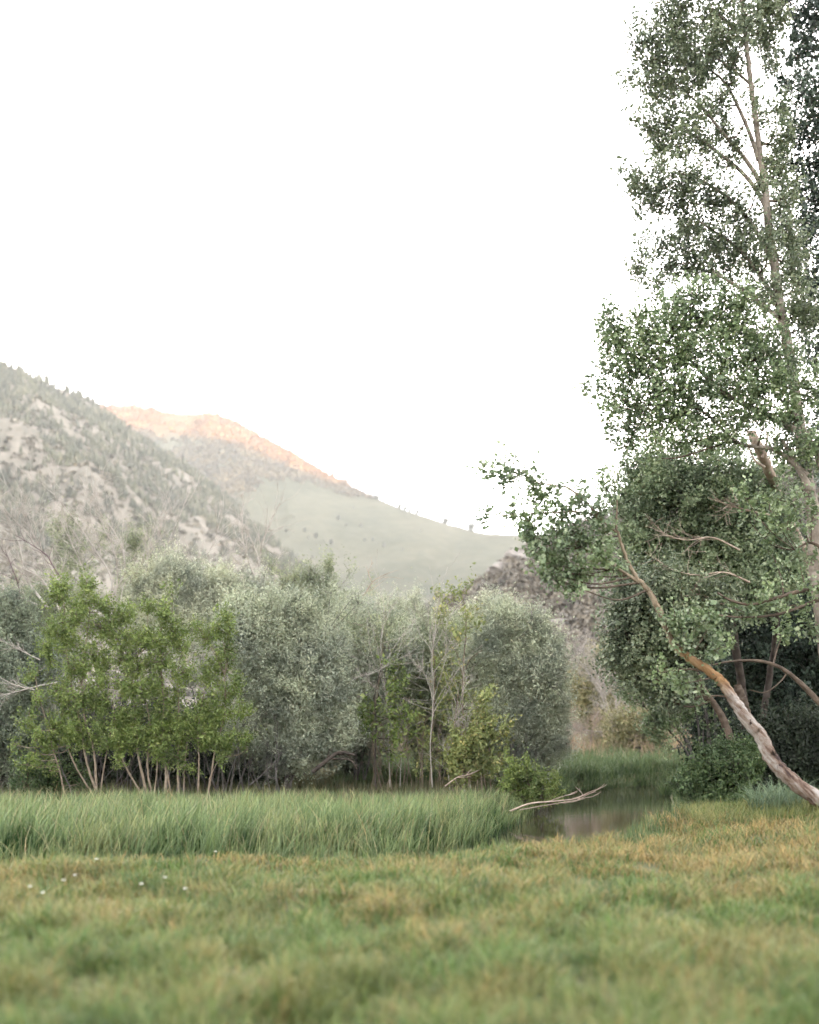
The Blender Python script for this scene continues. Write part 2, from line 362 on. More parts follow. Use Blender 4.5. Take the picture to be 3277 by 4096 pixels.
def surf(G, u, v, fu, fv):
    """bilinear point on the front of a terrain patch; fu in photo x, fv 0..1"""
    iu = np.interp(fu, u, np.arange(len(u))); iv = np.interp(fv, v, np.arange(len(v)))
    i0 = np.clip(iu.astype(int), 0, len(u) - 2); j0 = np.clip(iv.astype(int), 0, len(v) - 2); a = (iu - i0)[:, None]; b_ = (iv - j0)[:, None]
    return (G[j0, i0] * (1 - a) * (1 - b_) + G[j0, i0 + 1] * a * (1 - b_) + G[j0 + 1, i0] * (1 - a) * b_ + G[j0 + 1, i0 + 1] * a * b_)

# unseen ridge added behind the camera, crest shaped to shade everything but the peak
perp = np.array([-SUN_H[1], SUN_H[0]])                                 # to the right when facing the sun is negative
nu_, nv_ = 260, 31
lat = np.linspace(-2600, 4200, nu_); vv = np.linspace(-1, 1, nv_)
LA, VV = np.meshgrid(lat, vv)
DC = 2600.0
def crest_h(l): return np.interp(l, [-6200, 400, 605, 899, 1150, 6200], [1090, 1090, 1040, 858, 800, 800])
CR = crest_h(LA) + 14 * fbm(LA, LA * 0, .0022, 5, 2)
env_ = 1 - np.abs(VV) ** 1.15
OX = SUN_H[0] * (DC + VV * 1500) + perp[0] * LA; OY = SUN_H[1] * (DC + VV * 1500) + perp[1] * LA
OZ = -.8 + (CR + .8) * env_ * (1 + .2 * np.minimum(0, fbm(LA, VV * 1500, .002, 5, 6)) * sstep(.05, .3, np.abs(VV)))
mb = MB(); mb.add(np.stack([OX, OY, np.maximum(OZ, -.8)], -1).reshape(-1, 3), grid_faces(*LA.shape))
tag(mb.build('sun_blocking_ridge', M['m_far']), kind='structure', label='unseen ridge added behind the camera to block the low sun')

# ------------------------------------------------------------------ mountain cover: conifers and brush
def conifer_batch(mb, P, h, tiers=3, k=5, wid=.26):
    """many small conifers as one mesh: ragged stacked cones"""
    n = len(P)
    for ti in range(tiers):
        z0 = .08 + .28 * ti; z1 = min(1.0, z0 + .5); r = wid * (1 - .27 * ti)
        th = RNG.uniform(0, 6.28, (n, 1)) + np.linspace(0, 2 * math.pi, k, endpoint=False)[None]
        rr = r * RNG.uniform(.6, 1.25, (n, k)); zz = z0 + RNG.uniform(-.05, .05, (n, k))
        ring = np.stack([np.cos(th) * rr * h[:, None], np.sin(th) * rr * h[:, None], zz * h[:, None]], -1) + P[:, None]
        tip = P[:, None] + np.stack([RNG.normal(0, .02, n) * h, RNG.normal(0, .02, n) * h, z1 * h], -1)[:, None]
        V = np.concatenate([ring, tip], 1); b0 = np.arange(n)[:, None] * (k + 1)
        Fc = np.stack([np.stack([b0[:, 0] + i, b0[:, 0] + (i + 1) % k, b0[:, 0] + k], -1) for i in range(k)], 1).reshape(-1, 3)
        mb.add(V.reshape(-1, 3), Fc)

def brush_batch(mb, P, r, nl, lsz, flat=.7, asp=.7):
    """rounded shrubs made of leaf clumps"""
    n = len(P); d = unit(RNG.normal(0, 1, (n, nl, 3))); d[..., 2] = np.abs(d[..., 2])
    C = P[:, None] + d * r[:, None, None] * (RNG.uniform(.45, 1, (n, nl, 1)) ** .5) * np.array([1, 1, flat])
    C = C.reshape(-1, 3); sz = np.repeat(r * lsz, nl)[:, None]
    N = unit(d.reshape(-1, 3) + RNG.normal(0, .5, C.shape)); T = unit(np.cross(N, RNG.normal(0, 1, C.shape))); B = np.cross(N, T)
    s = sz * RNG.uniform(.6, 1.4, sz.shape)
    V = np.stack([C - T * s, C + B * s * asp, C + T * s, C - B * s * asp], 1).reshape(-1, 3)
    mb.add(V, np.arange(len(V)).reshape(-1, 4))

M['conifer'] = leaf_mat('conifer_needles', (.075, .08, .062), (.125, .125, .097), (.175, .16, .13), trans=.05, patch=.05)
M['sagebrush'] = leaf_mat('sagebrush_twigs', (.12, .105, .095), (.17, .15, .13), (.21, .185, .16), trans=.05, patch=.4, lo=.4, hi=1.25)
M['slope_scrub'] = leaf_mat('slope_scrub_twigs', (.10, .095, .08), (.2, .18, .155), (.32, .28, .24), trans=.05, patch=.12)
M['rock'] = plain_mat('pale_granite', [(.3, (.16, .15, .14)), (.7, (.3, .28, .26))], .6, 8, bump=.6, bscale=3)

def forest_density(P, s, seed): return np.array([mnoise.fractal(Vector((a * s + seed, b_ * s, 1.7)), .8, 2.2, 4) for a, b_ in P[:, :2]])

n = 17000
fu = RNG.uniform(-500, 1450, n); fv = RNG.uniform(.25, 1.0, n) ** .8; P = surf(G_left, uL, vL, fu, fv)
keep = (forest_density(P, .02, 4) + (fv - .66) * 1.0 + .08 * (fu < 700)) > RNG.uniform(-.25, .42, n)
P = P[keep]; h = RNG.uniform(4, 11, len(P)); mb = MB(); conifer_batch(mb, P - [0, 0, .3], h)
tag(mb.build('forest', M['conifer'], smooth=False), 'grey green conifer forest covering the steep left mountain flank', 'forest', kind='stuff')
n = 9000
fu = RNG.uniform(-500, 1600, n); fv = RNG.uniform(.0, .85, n); P = surf(G_left, uL, vL, fu, fv)
mb = MB(); brush_batch(mb, P, RNG.uniform(1.0, 3.2, n), 12, .55)
tag(mb.build('slope_brush', M['slope_scrub'], smooth=False), 'pale dry scrub over the lower slope of the left mountain', 'scrub', kind='stuff')
n = 14000
fu = RNG.uniform(200, 1500, n); fv = RNG.uniform(.55, 1.0, n); P = surf(G_peak, uP, vP, fu, fv)
crest = np.interp(fu, [200, 400, 900, 1100, 1250, 1500], [.60, .60, .68, .84, .91, .99])
keep = (fv > crest + RNG.normal(0, .015, n)) & ((forest_density(P, .006, 2) + .35 + .35 * (fu < 620)) > RNG.uniform(-.2, .5, n)); P = P[keep]
mb = MB(); brush_batch(mb, P, RNG.uniform(4, 8, len(P)), 16, .42, flat=1.1)
M['peak_brush'] = leaf_mat('peak_tree_leaf', (.07, .055, .035), (.13, .10, .06), (.19, .145, .085), trans=.05, patch=.02)
tag(mb.build('peak_woodland', M['peak_brush'], smooth=False), 'bushy woodland along the sunlit top of the far mountain', 'forest', kind='stuff')
n = 6000
fu = RNG.uniform(900, 2500, n); fv = RNG.uniform(.02, .5, n); P = surf(G_peak, uP, vP, fu, fv)
keep = forest_density(P, .008, 12) > RNG.uniform(-.1, .4, n); P = P[keep]
M['mountain_scrub'] = leaf_mat('mountain_scrub_leaf', (.05, .06, .045), (.10, .105, .075), (.15, .14, .10), trans=.05, patch=.02)
mb = MB(); brush_batch(mb, P, RNG.uniform(2, 5.5, len(P)), 12, .5)
tag(mb.build('mountain_scrub', M['mountain_scrub'], smooth=False), 'patches of low scrub across the foot of the far grassy mountain', 'scrub', kind='stuff')
n = 4800
fu = RNG.uniform(1460, 3600, n); fv = RNG.uniform(.0, 1.03, n) ** .8; P = surf(G_brown, uB, vB, fu, np.clip(fv, 0, 1))
mb = MB(); brush_batch(mb, P, RNG.uniform(.8, 2.4, n), 120, .13, flat=1.0)
tag(mb.build('sagebrush', M['sagebrush'], smooth=False), 'brown and mauve sagebrush covering the hill right of the valley', 'sagebrush', kind='stuff')

# single conifers one can tell apart: on the crest of the left ridge and scattered on the grassy slope
def proto_conifer():
    root = empty('conifer', (0, 0, 0)); mb = MB(); tube(mb, [(0, 0, -.4), (0, 0, .5)], [.03, .015], 5)
    mb.build('trunk', M['bark_dark'], root)
    mb = MB(); conifer_batch(mb, np.zeros((1, 3)), np.array([1.0]), 4, 9, .25)
    C = np.stack([RNG.normal(0, .1, 120), RNG.normal(0, .1, 120), RNG.uniform(.1, .8, 120)], -1); leaves(mb, C, .12, .5)
    mb.build('crown', M['conifer'], root, smooth=False); return root
def proto_roundtree():
    root = empty('round_tree', (0, 0, 0)); mb = MB(); tube(mb, [(0, 0, -.4), (0, 0, .4)], [.05, .03], 5)
    mb.build('trunk', M['bark_dark'], root)
    mb = MB(); d = unit(RNG.normal(0, 1, (260, 3))) * RNG.uniform(.2, .5, (260, 1)); leaves(mb, d * [.85, .85, 1] + [0, 0, .5], .2, .7)
    mb.build('crown', M['conifer'], root, smooth=False); return root
def dup(root, loc, s, label, cat, group, rot=0):
    r = root.copy(); COL.objects.link(r); r.location = [float(c) for c in loc]; r.scale = (s[0], s[0], s[1]); r.rotation_euler = (0, 0, rot)
    tag(r, label, cat, group)
    for ch in children_of[root.name]:
        c = ch.copy(); COL.objects.link(c); c.parent = r
    return r
protos = {}; children_of = {}
for nm, fn in (('c', proto_conifer), ('r', proto_roundtree)):
    r = fn(); protos[nm] = r; children_of[r.name] = [o for o in bpy.data.objects if o.parent == r]
used = set()
def place(kind, loc, s, label, cat, group):
    root = protos[kind]; rot = RNG.uniform(0, 6.28)
    if kind not in used:
        used.add(kind); root.location = [float(c) for c in loc]; root.scale = (s[0], s[0], s[1]); tag(root, label, cat, group); return root
    return dup(root, loc, s, label, cat, group, rot)
for fu in np.sort(np.concatenate([RNG.uniform(0, 640, 44), RNG.uniform(0, 400, 14)])):
    P = surf(G_left, uL, vL, np.array([fu]), np.array([1.0]))[0]; h = RNG.uniform(5, 11)
    place('c', P - [0, 0, .3], (h * RNG.uniform(.7, 1.1), h), 'small dark conifer standing on the skyline of the left ridge', 'conifer', 'conifers on the skyline of the left ridge')
spots = [(1130, 1870), (1070, 1875), (1240, 1835), (1280, 1835), (1340, 1960), (1210, 1925), (1380, 2105), (1440, 2110), (1170, 2075), (1150, 2130), (1220, 2130), (1230, 2160), (1260, 2150), (1290, 2170), (1325, 2180),
         (1510, 2180), (1540, 2190), (1615, 2200), (1690, 2130), (1510, 2000), (1530, 2010), (1410, 2040), (1350, 2080), (1460, 2165), (1495, 2165), (1380, 2060), (1190, 2230), (1320, 2225), (1250, 2235), (1160, 2260)]
def on_slope(G, u, sx, sy):
    iu = int(round(np.interp(sx, u, np.arange(len(u))))); col_ = G[:, iu]; syv = HOR - (col_[:, 2] - EYE) / col_[:, 1] * F
    j = int(np.argmin(np.where(np.arange(len(syv)) < 220, np.abs(syv - sy), 1e9))); return col_[j]
for sx, sy in spots:
    P = on_slope(G_peak, uP, sx, sy); h = RNG.uniform(5, 11)
    place('c' if RNG.random() < .5 else 'r', P, (h * RNG.uniform(.7, 1), h), 'tiny dark tree dotted on the pale grassy mountain slope', 'tree', 'trees dotted on the grassy mountain slope')
for sx in (1330, 1370, 1385, 1500, 1512, 1600, 1622, 1640, 1668, 1778, 1785, 1888):
    P = surf(G_peak, uP, vP, np.array([float(sx)]), np.array([.995]))[0]; h = 18.0 if sx == 1888 else RNG.uniform(9, 15)
    place('r', P, (h, h), 'lone round tree on the saddle skyline, rightmost on the far ridge' if sx == 1888 else 'small round tree on the falling skyline of the far mountain', 'tree', 'trees on the skyline of the far mountain')

def boulder(loc, r, sq, label, group):
    mb = MB(); a, b_ = np.meshgrid(np.linspace(0, 2 * math.pi, 15)[:-1], np.linspace(.0, math.pi, 9))
    d = np.stack([np.cos(a) * np.sin(b_), np.sin(a) * np.sin(b_), np.cos(b_)], -1)
    nn = np.array([mnoise.fractal(Vector(q) * 1.3 + Vector(loc), .8, 2, 4) for q in d.reshape(-1, 3)]).reshape(d.shape[:2])
    V = d * (r * (1 + .45 * nn))[..., None] * np.array(sq) + np.array(loc)
    i = np.arange(8)[:, None] * 14; j = np.arange(14)[None]
    mb.add(V.reshape(-1, 3), np.stack([i + j, i + (j + 1) % 14, i + 14 + (j + 1) % 14, i + 14 + j], -1).reshape(-1, 4))
    tag(mb.build('boulder', M['rock'], base=loc, smooth=False), label, 'boulder', group)
for (sx, sy, r, sq, lab) in [(2010, 2300, 1.9, (1.5, 1, .8), 'pale granite outcrop on the left shoulder of the brown hill'), (2060, 2250, 2.2, (1.6, 1, .9), 'pale slab of rock at the very crest of the brown hill'),
        (2215, 2545, 1.0, (1.5, 1, .8), 'light boulder at the foot of the brown hill beside the willow'), (2270, 2520, 1.6, (1.7, 1, .6), 'widest low grey rock low on the brown hill'), (2262, 2375, 1.5, (2.2, 1, .35), 'thin flat whitish rock shelf midway up the brown hill'),
        (1975, 2335, 1.6, (1.2, 1, 1), 'small pale rock lowest on the left shoulder of the brown hill')]:
    P = on_slope(G_brown, uB, sx, sy); boulder(tuple(float(c) for c in P + [0, -.8, r * .3]), r, sq, lab, 'rocks on the brown hill')

# ------------------------------------------------------------------ grasses
def blades(mb, P, h, wd, lean, curve=1.0, segs=3, lean_dir=None):
    n = len(P); th = RNG.uniform(0, 2 * math.pi, n) if lean_dir is None else lean_dir + RNG.normal(0, .8, n)
    D = np.stack([np.cos(th), np.sin(th), np.zeros(n)], -1); ph = RNG.uniform(0, 2 * math.pi, n); S = np.stack([np.cos(ph), np.sin(ph), np.zeros(n)], -1)
    ln = np.abs(RNG.normal(lean, lean * .5, n))[:, None]; rows = []; at = []
    for i in range(segs + 1):
        t_ = i / segs; c = P + D * ln * h[:, None] * t_ ** (1 + curve) + np.array([0, 0, 1]) * h[:, None] * (t_ - ln * .35 * t_ ** 3)
        if i < segs:
            wv = (wd * (1 - .75 * t_))[:, None] * .5; rows += [c - S * wv, c + S * wv]; at += [t_, t_]
        else: rows.append(c); at.append(1)
    k = len(rows); V = np.stack(rows, 1).reshape(-1, 3); b0 = np.arange(n) * k
    A = np.tile(at, n)
    q = np.concatenate([np.stack([b0 + 2 * i, b0 + 2 * i + 1, b0 + 2 * i + 3, b0 + 2 * i + 2], -1) for i in range(segs - 1)])
    mb.add(V, q, A); n0 = mb.n - len(V)
    tri = np.stack([b0 + k - 3, b0 + k - 2, b0 + k - 1], -1) + n0
    mb.f.append(tri)

def frame_pts(n, y0, y1, margin=1.25, power=1.0):
    y = y0 + (y1 - y0) * RNG.uniform(0, 1, n) ** power; hw = (1640 / F * y) * margin + 1.0
    return RNG.uniform(-1, 1, n) * hw, y
def dens(x, y, s, seed): return np.array([mnoise.noise(Vector((a * s + seed, b_ * s, seed))) for a, b_ in zip(x, y)])

# meadow
x, y = frame_pts(420000, 3.6, 18.5, 1.2, 1.0)
keep = (stream_dist(x, y) > -.05) & ((y < stream_y(np.clip(x, -60, 3.2))) | (x > 3.3)) & (RNG.uniform(0, 1, len(x)) < np.clip(1.25 - y / 28, .3, 1)); x = x[keep]; y = y[keep]
cl = dens(x, y, 2.6, 41.0); pat = dens(x, y, .75, 3.0); near_lip = np.clip(stream_y(np.clip(x, -60, 3.2)) - SWID[3] - y, 0, 9)
keep = RNG.uniform(0, 1, len(x)) < .62 + .9 * cl; x, y, cl, pat, near_lip = [q[keep] for q in (x, y, cl, pat, near_lip)]
h = (.09 + .13 * RNG.uniform(0, 1, len(x)) ** 2) * (1 + .9 * cl + .5 * pat) * np.interp(near_lip, [0, .8], [.35, 1.0]) * np.interp(y, [5, 11], [1.25, .9])
dry = .30 + .55 * pat + .55 * dens(x, y, 1.6, 77.0) + .5 * np.exp(-near_lip / .8) + .6 * sstep(.3, 3.0, x) * sstep(8.5, 12, y) - .16 * sstep(10, 6, y)
fresh = .32 - .6 * pat + .9 * dens(x, y, 1.9, 55.0)
q = RNG.uniform(0, 1, len(x)); kind = np.where(q < dry * .75, 2, np.where(RNG.uniform(0, 1, len(x)) < fresh, 0, 1))
M['fresh'] = grass_mat('fresh_blade', (.05, .10, .025), (.115, .19, .055), (.19, .22, .08), 1.4, (.5, .8))
M['straw'] = grass_mat('straw_blade', (.12, .10, .04), (.29, .235, .105), (.37, .275, .13), 1.4, (.4, .7))
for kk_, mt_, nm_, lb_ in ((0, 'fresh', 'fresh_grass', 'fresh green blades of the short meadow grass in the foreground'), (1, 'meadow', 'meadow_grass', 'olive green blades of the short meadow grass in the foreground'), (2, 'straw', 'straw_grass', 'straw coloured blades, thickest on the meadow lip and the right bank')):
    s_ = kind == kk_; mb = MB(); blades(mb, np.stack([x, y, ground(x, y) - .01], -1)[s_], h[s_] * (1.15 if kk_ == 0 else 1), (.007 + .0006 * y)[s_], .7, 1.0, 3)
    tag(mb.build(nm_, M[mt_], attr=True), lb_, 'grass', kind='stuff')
# seed heads and darker tufts give the meadow its relief
x, y = frame_pts(30000, 3.6, 16, 1.2); keep = (stream_dist(x, y) > .05) & (y < stream_y(np.clip(x, -60, 3.2))) & (dens(x, y, 1.1, 21.0) > .12); x = x[keep]; y = y[keep]
mb = MB(); blades(mb, np.stack([x, y, ground(x, y) - .01], -1), RNG.uniform(.14, .26, len(x)), np.full(len(x), .009), .6, 1.0, 3)
tag(mb.build('meadow_tufts', M['bank'], attr=True), 'taller deep green tufts scattered through the foreground meadow', 'grass', kind='stuff')
# sedge bed beyond the channel
x, y = frame_pts(80000, 13.2, 24.0, 1.25, 1.15)
lim = np.interp(y, [13, 15.5, 16.5, 18, 20, 23, 24.5], [-1.1, .45, .95, 1.2, 1.75, 2.5, 2.7])
keep = (y > stream_y(x) + .25) & (x < lim + RNG.normal(0, .12, len(x))) & (stream_dist(x, y) > -.22) & (dens(x, y, 1.7, 31.0) > -.33 + RNG.normal(0, .12, len(x))); x = x[keep]; y = y[keep]
h = np.interp(y, [13.5, 15, 18, 22, 24], [.66, .74, .66, .50, .45]) * RNG.uniform(.7, 1.12, len(x)) * (1 + .25 * dens(x, y, .5, 9.0) + .35 * dens(x, y, 2.3, 17.0)); gzv = np.maximum(ground(x, y), -.5)
mb = MB(); blades(mb, np.stack([x, y, gzv - .02], -1), h, RNG.uniform(.010, .022, len(x)), .28, 1.6, 5, lean_dir=RNG.normal(.2, 1.1, len(x)))
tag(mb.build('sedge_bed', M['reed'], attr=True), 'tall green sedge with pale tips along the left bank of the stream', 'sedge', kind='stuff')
x, y = frame_pts(4500, 13.2, 24.0, 1.2, 1.1); keep = (y > stream_y(x) + .3) & (x < np.interp(y, [13, 15.5, 18, 23], [-1.1, .4, 1.1, 2.4])) & (stream_dist(x, y) > -.15); x = x[keep]; y = y[keep]
M['dead_sedge'] = grass_mat('dead_sedge_blade', (.16, .15, .07), (.34, .31, .18), (.12, .06, .035), 6.0, (.55, .62), trans=.15)
mb = MB(); blades(mb, np.stack([x, y, np.maximum(ground(x, y), -.5)], -1), np.interp(y, [13.5, 15, 18, 24], [.8, .88, .76, .56]) * RNG.uniform(.55, 1.15, len(x)), np.full(len(x), .013), .42, 1.5, 5)
tag(mb.build('dead_sedge', M['dead_sedge'], attr=True), 'dry straw coloured stalks and seed heads standing among the green sedge', 'sedge', kind='stuff')
# bank grass: in front of the open water, along both sides and far bank
def bank(n, x0, x1, y0, y1, dmin, dmax, h0, h1, name, lab, mat='bank', lean=.3, wd=.012):
    x = RNG.uniform(x0, x1, n); y = RNG.uniform(y0, y1, n); d = stream_dist(x, y); keep = (d > dmin) & (d < dmax); x = x[keep]; y = y[keep]
    hh = RNG.uniform(h0, h1, len(x)) * (1 + .5 * dens(x, y, .9, 5.0)); mb = MB()
    blades(mb, np.stack([x, y, np.maximum(ground(x, y), -.55) - .02], -1), hh, np.full(len(x), wd), lean, 1.3, 4)
    tag(mb.build(name, M[mat], attr=True), lab, 'grass', kind='stuff')
bank(9500, .9, 5.2, 13.6, 18.8, -.12, .9, .07, .24, 'near_bank_grass', 'bright green waterside grass in front of the open stream', lean=.3)
bank(1100, 1.4, 5.0, 14.5, 18.0, -.1, .8, .28, .46, 'waterside_stalks', 'thin tall green stalks standing in front of the open stream', lean=.2, wd=.014)
bank(60000, -2, 11, 29.5, 42, -.1, 12, .35, .75, 'far_bank_grass', 'dark green sedge lining the far bank of the stream', wd=.03, lean=.45)
bank(26000, 4.2, 9, 19, 31, .2, 3.5, .18, .42, 'right_bank_grass', 'grey green grass hanging over the right bank of the stream', wd=.016, lean=.5)
x = RNG.uniform(-16, 5.2, 50000); y = RNG.uniform(21.5, 34, 50000); keep = stream_dist(x, y) > 0; x = x[keep]; y = y[keep]
mb = MB(); blades(mb, np.stack([x, y, ground(x, y)], -1), RNG.uniform(.2, .55, len(x)), np.full(len(x), .016), .3, 1, 3)
M['shade_grass'] = grass_mat('painted_shade_grass_blade', (.03, .05, .02), (.085, .11, .05), (.16, .13, .09), .6, (.4, .6))  # blades coloured darker to stand in for shade under the shrubs
tag(mb.build('understorey_grass', M['shade_grass'], attr=True), 'grass beneath the shrubs behind the sedge, with shade put into its colour', 'grass', kind='stuff')
x = RNG.uniform(4.2, 12, 30000); y = RNG.uniform(16.0, 21, 30000); keep = stream_dist(x, y) > .3; x = x[keep]; y = y[keep]
mb = MB(); blades(mb, np.stack([x, y, ground(x, y)], -1), RNG.uniform(.12, .3, len(x)), np.full(len(x), .012), .5, 1, 3)
tag(mb.build('mound_grass', M['meadow'], attr=True), 'tawny grass mound in front of the leaning trunk', 'grass', kind='stuff')
x = RNG.uniform(-25, 45, 60000); y = RNG.uniform(36, 95, 60000)
mb = MB(); blades(mb, np.stack([x, y, ground(x, y)], -1), RNG.uniform(.5, 1.2, len(x)) * (1 + .5 * dens(x, y, .4, 8.0)), np.full(len(x), .04), .3, 1, 2)
M['dry_field'] = grass_mat('dry_field_blade', (.15, .13, .08), (.29, .22, .15), (.36, .27, .21), .3)
tag(mb.build('dry_field_grass', M['dry_field'], attr=True), 'dry tan and pinkish grass in the field beyond the stream', 'grass', kind='stuff')

# ------------------------------------------------------------------ trees and shrubs
DEPTHS = {}
def make_tree(name, label, cat, d, base, stems, clumps, leaf, leaf_size, bark, cover=2.0, aspect=.55, group=None, spray=.32, stem_names='trunk',
              up=.4, droop=0.0, twig_mat=None, thick=.8, limb_r=.02, limbs=None, wisp=None, twig_every=1, sub=1.0):
    """stems: list of (points [(sx, sy, ddepth)], r0, r1); clumps: (sx, sy, rsx, rsy[, ddepth, cover])"""
    B = W(base[0], base[1], d); root = empty(name, (B[0], B[1], float(ground(B[0], B[1]))), label, cat, group)
    paths = []
    for (pts, r0, r1) in stems:
        P = smooth_path([W(p[0], p[1], d + (p[2] if len(p) > 2 else 0)) for p in pts], max(12, 9 * len(pts)))
        P[1:-1] += RNG.normal(0, min(r0 * .12, .006), P[1:-1].shape); paths.append((P, np.linspace(r0, r1, len(P)) ** 1.0))
        mb = MB(); tube(mb, P, np.linspace(r0, r1, len(P)) * (1 + .05 * np.sin(np.linspace(0, 17, len(P)) + sum(map(ord, label)))), 12 if r0 > .06 else 6, rough=.012); mb.build(stem_names, M[bark], root)
    for (pts, r0, r1) in (limbs or []):
        P = smooth_path([W(p[0], p[1], d + (p[2] if len(p) > 2 else 0)) for p in pts], max(8, 4 * len(pts))); paths.append((P, np.linspace(r0, r1, len(P))))
        mb = MB(); tube(mb, P, np.linspace(r0, r1, len(P)), 7, rough=.04); mb.build('branch', M[bark], root)
    SP = np.concatenate([p for p, _ in paths]) if paths else B[None]; SR = np.concatenate([r for _, r in paths]) if paths else np.array([.05])
    tw = MB(); lf = MB(); px = d / F
    for c in clumps:
        sx, sy, rx, ry = c[:4]; dd = c[4] if len(c) > 4 else RNG.normal(0, .25) * rx * px; cv = c[5] if len(c) > 5 else 1.0
        C = W(sx, sy, d + dd); R_ = np.array([rx * px, max(rx, ry) * px * thick, ry * px])
        # branch from the nearest lower part of a stem
        dist = np.linalg.norm(SP - C, axis=1) + 1.6 * np.maximum(0, SP[:, 2] - C[2] + .15 * R_[2]) ; k = int(np.argmin(dist)); A = SP[k]
        mid = (A + C) / 2 + RNG.normal(0, .06, 3) * np.linalg.norm(C - A) - np.array([0, 0, .08]) * np.linalg.norm(C - A)
        tube(tw, smooth_path([A, mid, C], 8), np.linspace(min(SR[k] * .7, limb_r), .006, 8), 5)
        area = math.pi * R_[0] * R_[2]; nl = int(cover * cv * area / (leaf_size ** 2 * aspect * .42)); ns = max(3, int(nl / (34 * sub)))
        dirs = unit(RNG.normal(0, 1, (ns, 3)) + np.array([0, -.15, .45])); rad = RNG.uniform(.12, 1.0, (ns, 1)) ** .5 * (1 + .35 * (RNG.uniform(0, 1, (ns, 1)) > .85))
        S = C + dirs * rad * R_ * (1 + .12 * RNG.normal(0, 1, (ns, 1)))
        for i in range(0, ns, max(1, int(twig_every * 3))):
            q = (C + S[i]) / 2 + RNG.normal(0, .08, 3) * R_; tube(tw, [C + (S[i] - C) * .05, q, S[i] + dirs[i] * spray * .4], [.009, .006, .003], 3)
        ax = unit(dirs * .8 + np.array([0, 0, .9 - droop]) + RNG.normal(0, .3, (ns, 3)))
        per = RNG.integers(int(18 * sub), int(50 * sub) + 1, ns); idx = np.repeat(np.arange(ns), per); nn = len(idx)
        w_ = wisp if wisp else spray * .42
        Lc = S[idx] + ax[idx] * RNG.normal(0, spray * .55, (nn, 1)) + RNG.normal(0, w_ * .55, (nn, 3))
        leaves(lf, Lc, leaf_size, aspect, up + .3, ax[idx] * .8, face=dirs[idx] * .9)
    split_build(tw, M[twig_mat or bark], root, 'twig')
    if lf.n: lf.build('crown', M[leaf], root, smooth=False)
    return root

def fill(cx, cy, rx, ry, n, r, seed_top=1.0):
    """clumps scattered in an ellipse of the given half size"""
    out = []; r = r * .8; n = int(n * 1.35)
    for i in range(n):
        a = RNG.uniform(0, 2 * math.pi); q = RNG.uniform(0, 1) ** .5
        q = q * (1.18 if RNG.random() < .2 else 1.0); rr = r * RNG.lognormal(0, .38); out.append((cx + math.cos(a) * q * (rx - rr * .5), cy + math.sin(a) * q * (ry - rr * .5), rr, rr * RNG.uniform(.8, 1.5)))
    return out

def grow(mb, P, D, length, r, level, kids=3, spread=.55, grav=.0, seg=6, wob=.12, first=None):
    """one bare limb and everything that forks from it"""
    pts = [P]; d = D.copy(); st = length / seg
    for i in range(seg):
        d = unit(d + RNG.normal(0, wob, 3) + np.array([0, 0, grav])); pts.append(pts[-1] + d * st)
    R = np.linspace(r, max(r * .35, .004), len(pts)); tube(first if first is not None else mb, pts, R, 6 if r > .03 else 4 if r > .012 else 3)
    if level <= 0: return
    for k in range(kids + (RNG.random() < .5)):
        t_ = RNG.uniform(.25, 1.0); i = min(seg - 1, int(t_ * seg)); p = np.array(pts[i]) + (np.array(pts[i + 1]) - np.array(pts[i])) * (t_ * seg - i)
        dd = unit(unit(np.array(pts[i + 1]) - np.array(pts[i])) + RNG.normal(0, spread, 3)); grow(mb, p, dd, length * RNG.uniform(.45, .7), R[i] * .62, level - 1, kids, spread, grav, seg, wob)

def split_build(mb, mat, root, nm='branch'):
    if not mb.n: return
    if len(mb.v) > 20: mb.build('twigs' if nm == 'twig' else 'branches', mat, root); return
    off = 0
    for v, f in zip(mb.v, mb.f):
        q = MB(); q.add(v, f - off); off += len(v); q.build(nm, mat, root)

def bare_tree(name, label, d, limbs, mat, cat='dead tree', level=3, kids=3, spread=.5, frac=.75, group=None, grav=.03, min_r=None):
    """limbs: list of (points, r0, r1): each main limb is its own part and carries fine branches"""
    p0 = limbs[0][0][0]; B = W(p0[0], p0[1], d); root = empty(name, (B[0], B[1], float(ground(B[0], B[1])) if B[2] < 1.5 else B[2]), label, cat, group)
    fine = MB(); slim = .66 if mat == 'dead' and cat == 'dead tree' else 1.0; limbs = [(p_, a_ * slim, b_ * slim) for p_, a_, b_ in limbs]; p0 = limbs[0][0][0]
    for (pts, r0, r1) in limbs:
        P = smooth_path([W(p[0], p[1], d + (p[2] if len(p) > 2 else 0)) for p in pts], 5 * len(pts)); R = np.linspace(r0, r1, len(P))
        mb = MB(); tube(mb, P, R, 7, rough=.05); mb.build('branch' if (pts is not limbs[0][0]) else 'trunk', M[mat], root)
        Ltot = np.linalg.norm(P[-1] - P[0])
        for k in range(kids * (5 if level > 1 else 3)):
            t_ = RNG.uniform(1 - frac, 1); i = min(len(P) - 2, int(t_ * (len(P) - 1))); dd = unit(unit(P[i + 1] - P[i]) + RNG.normal(0, spread, 3))
            grow(fine, P[i], dd, Ltot * RNG.uniform(.2, .42), max(R[i] * .55, .008), level - 1, kids, spread, grav)
    split_build(fine, M[mat], root)
    return root

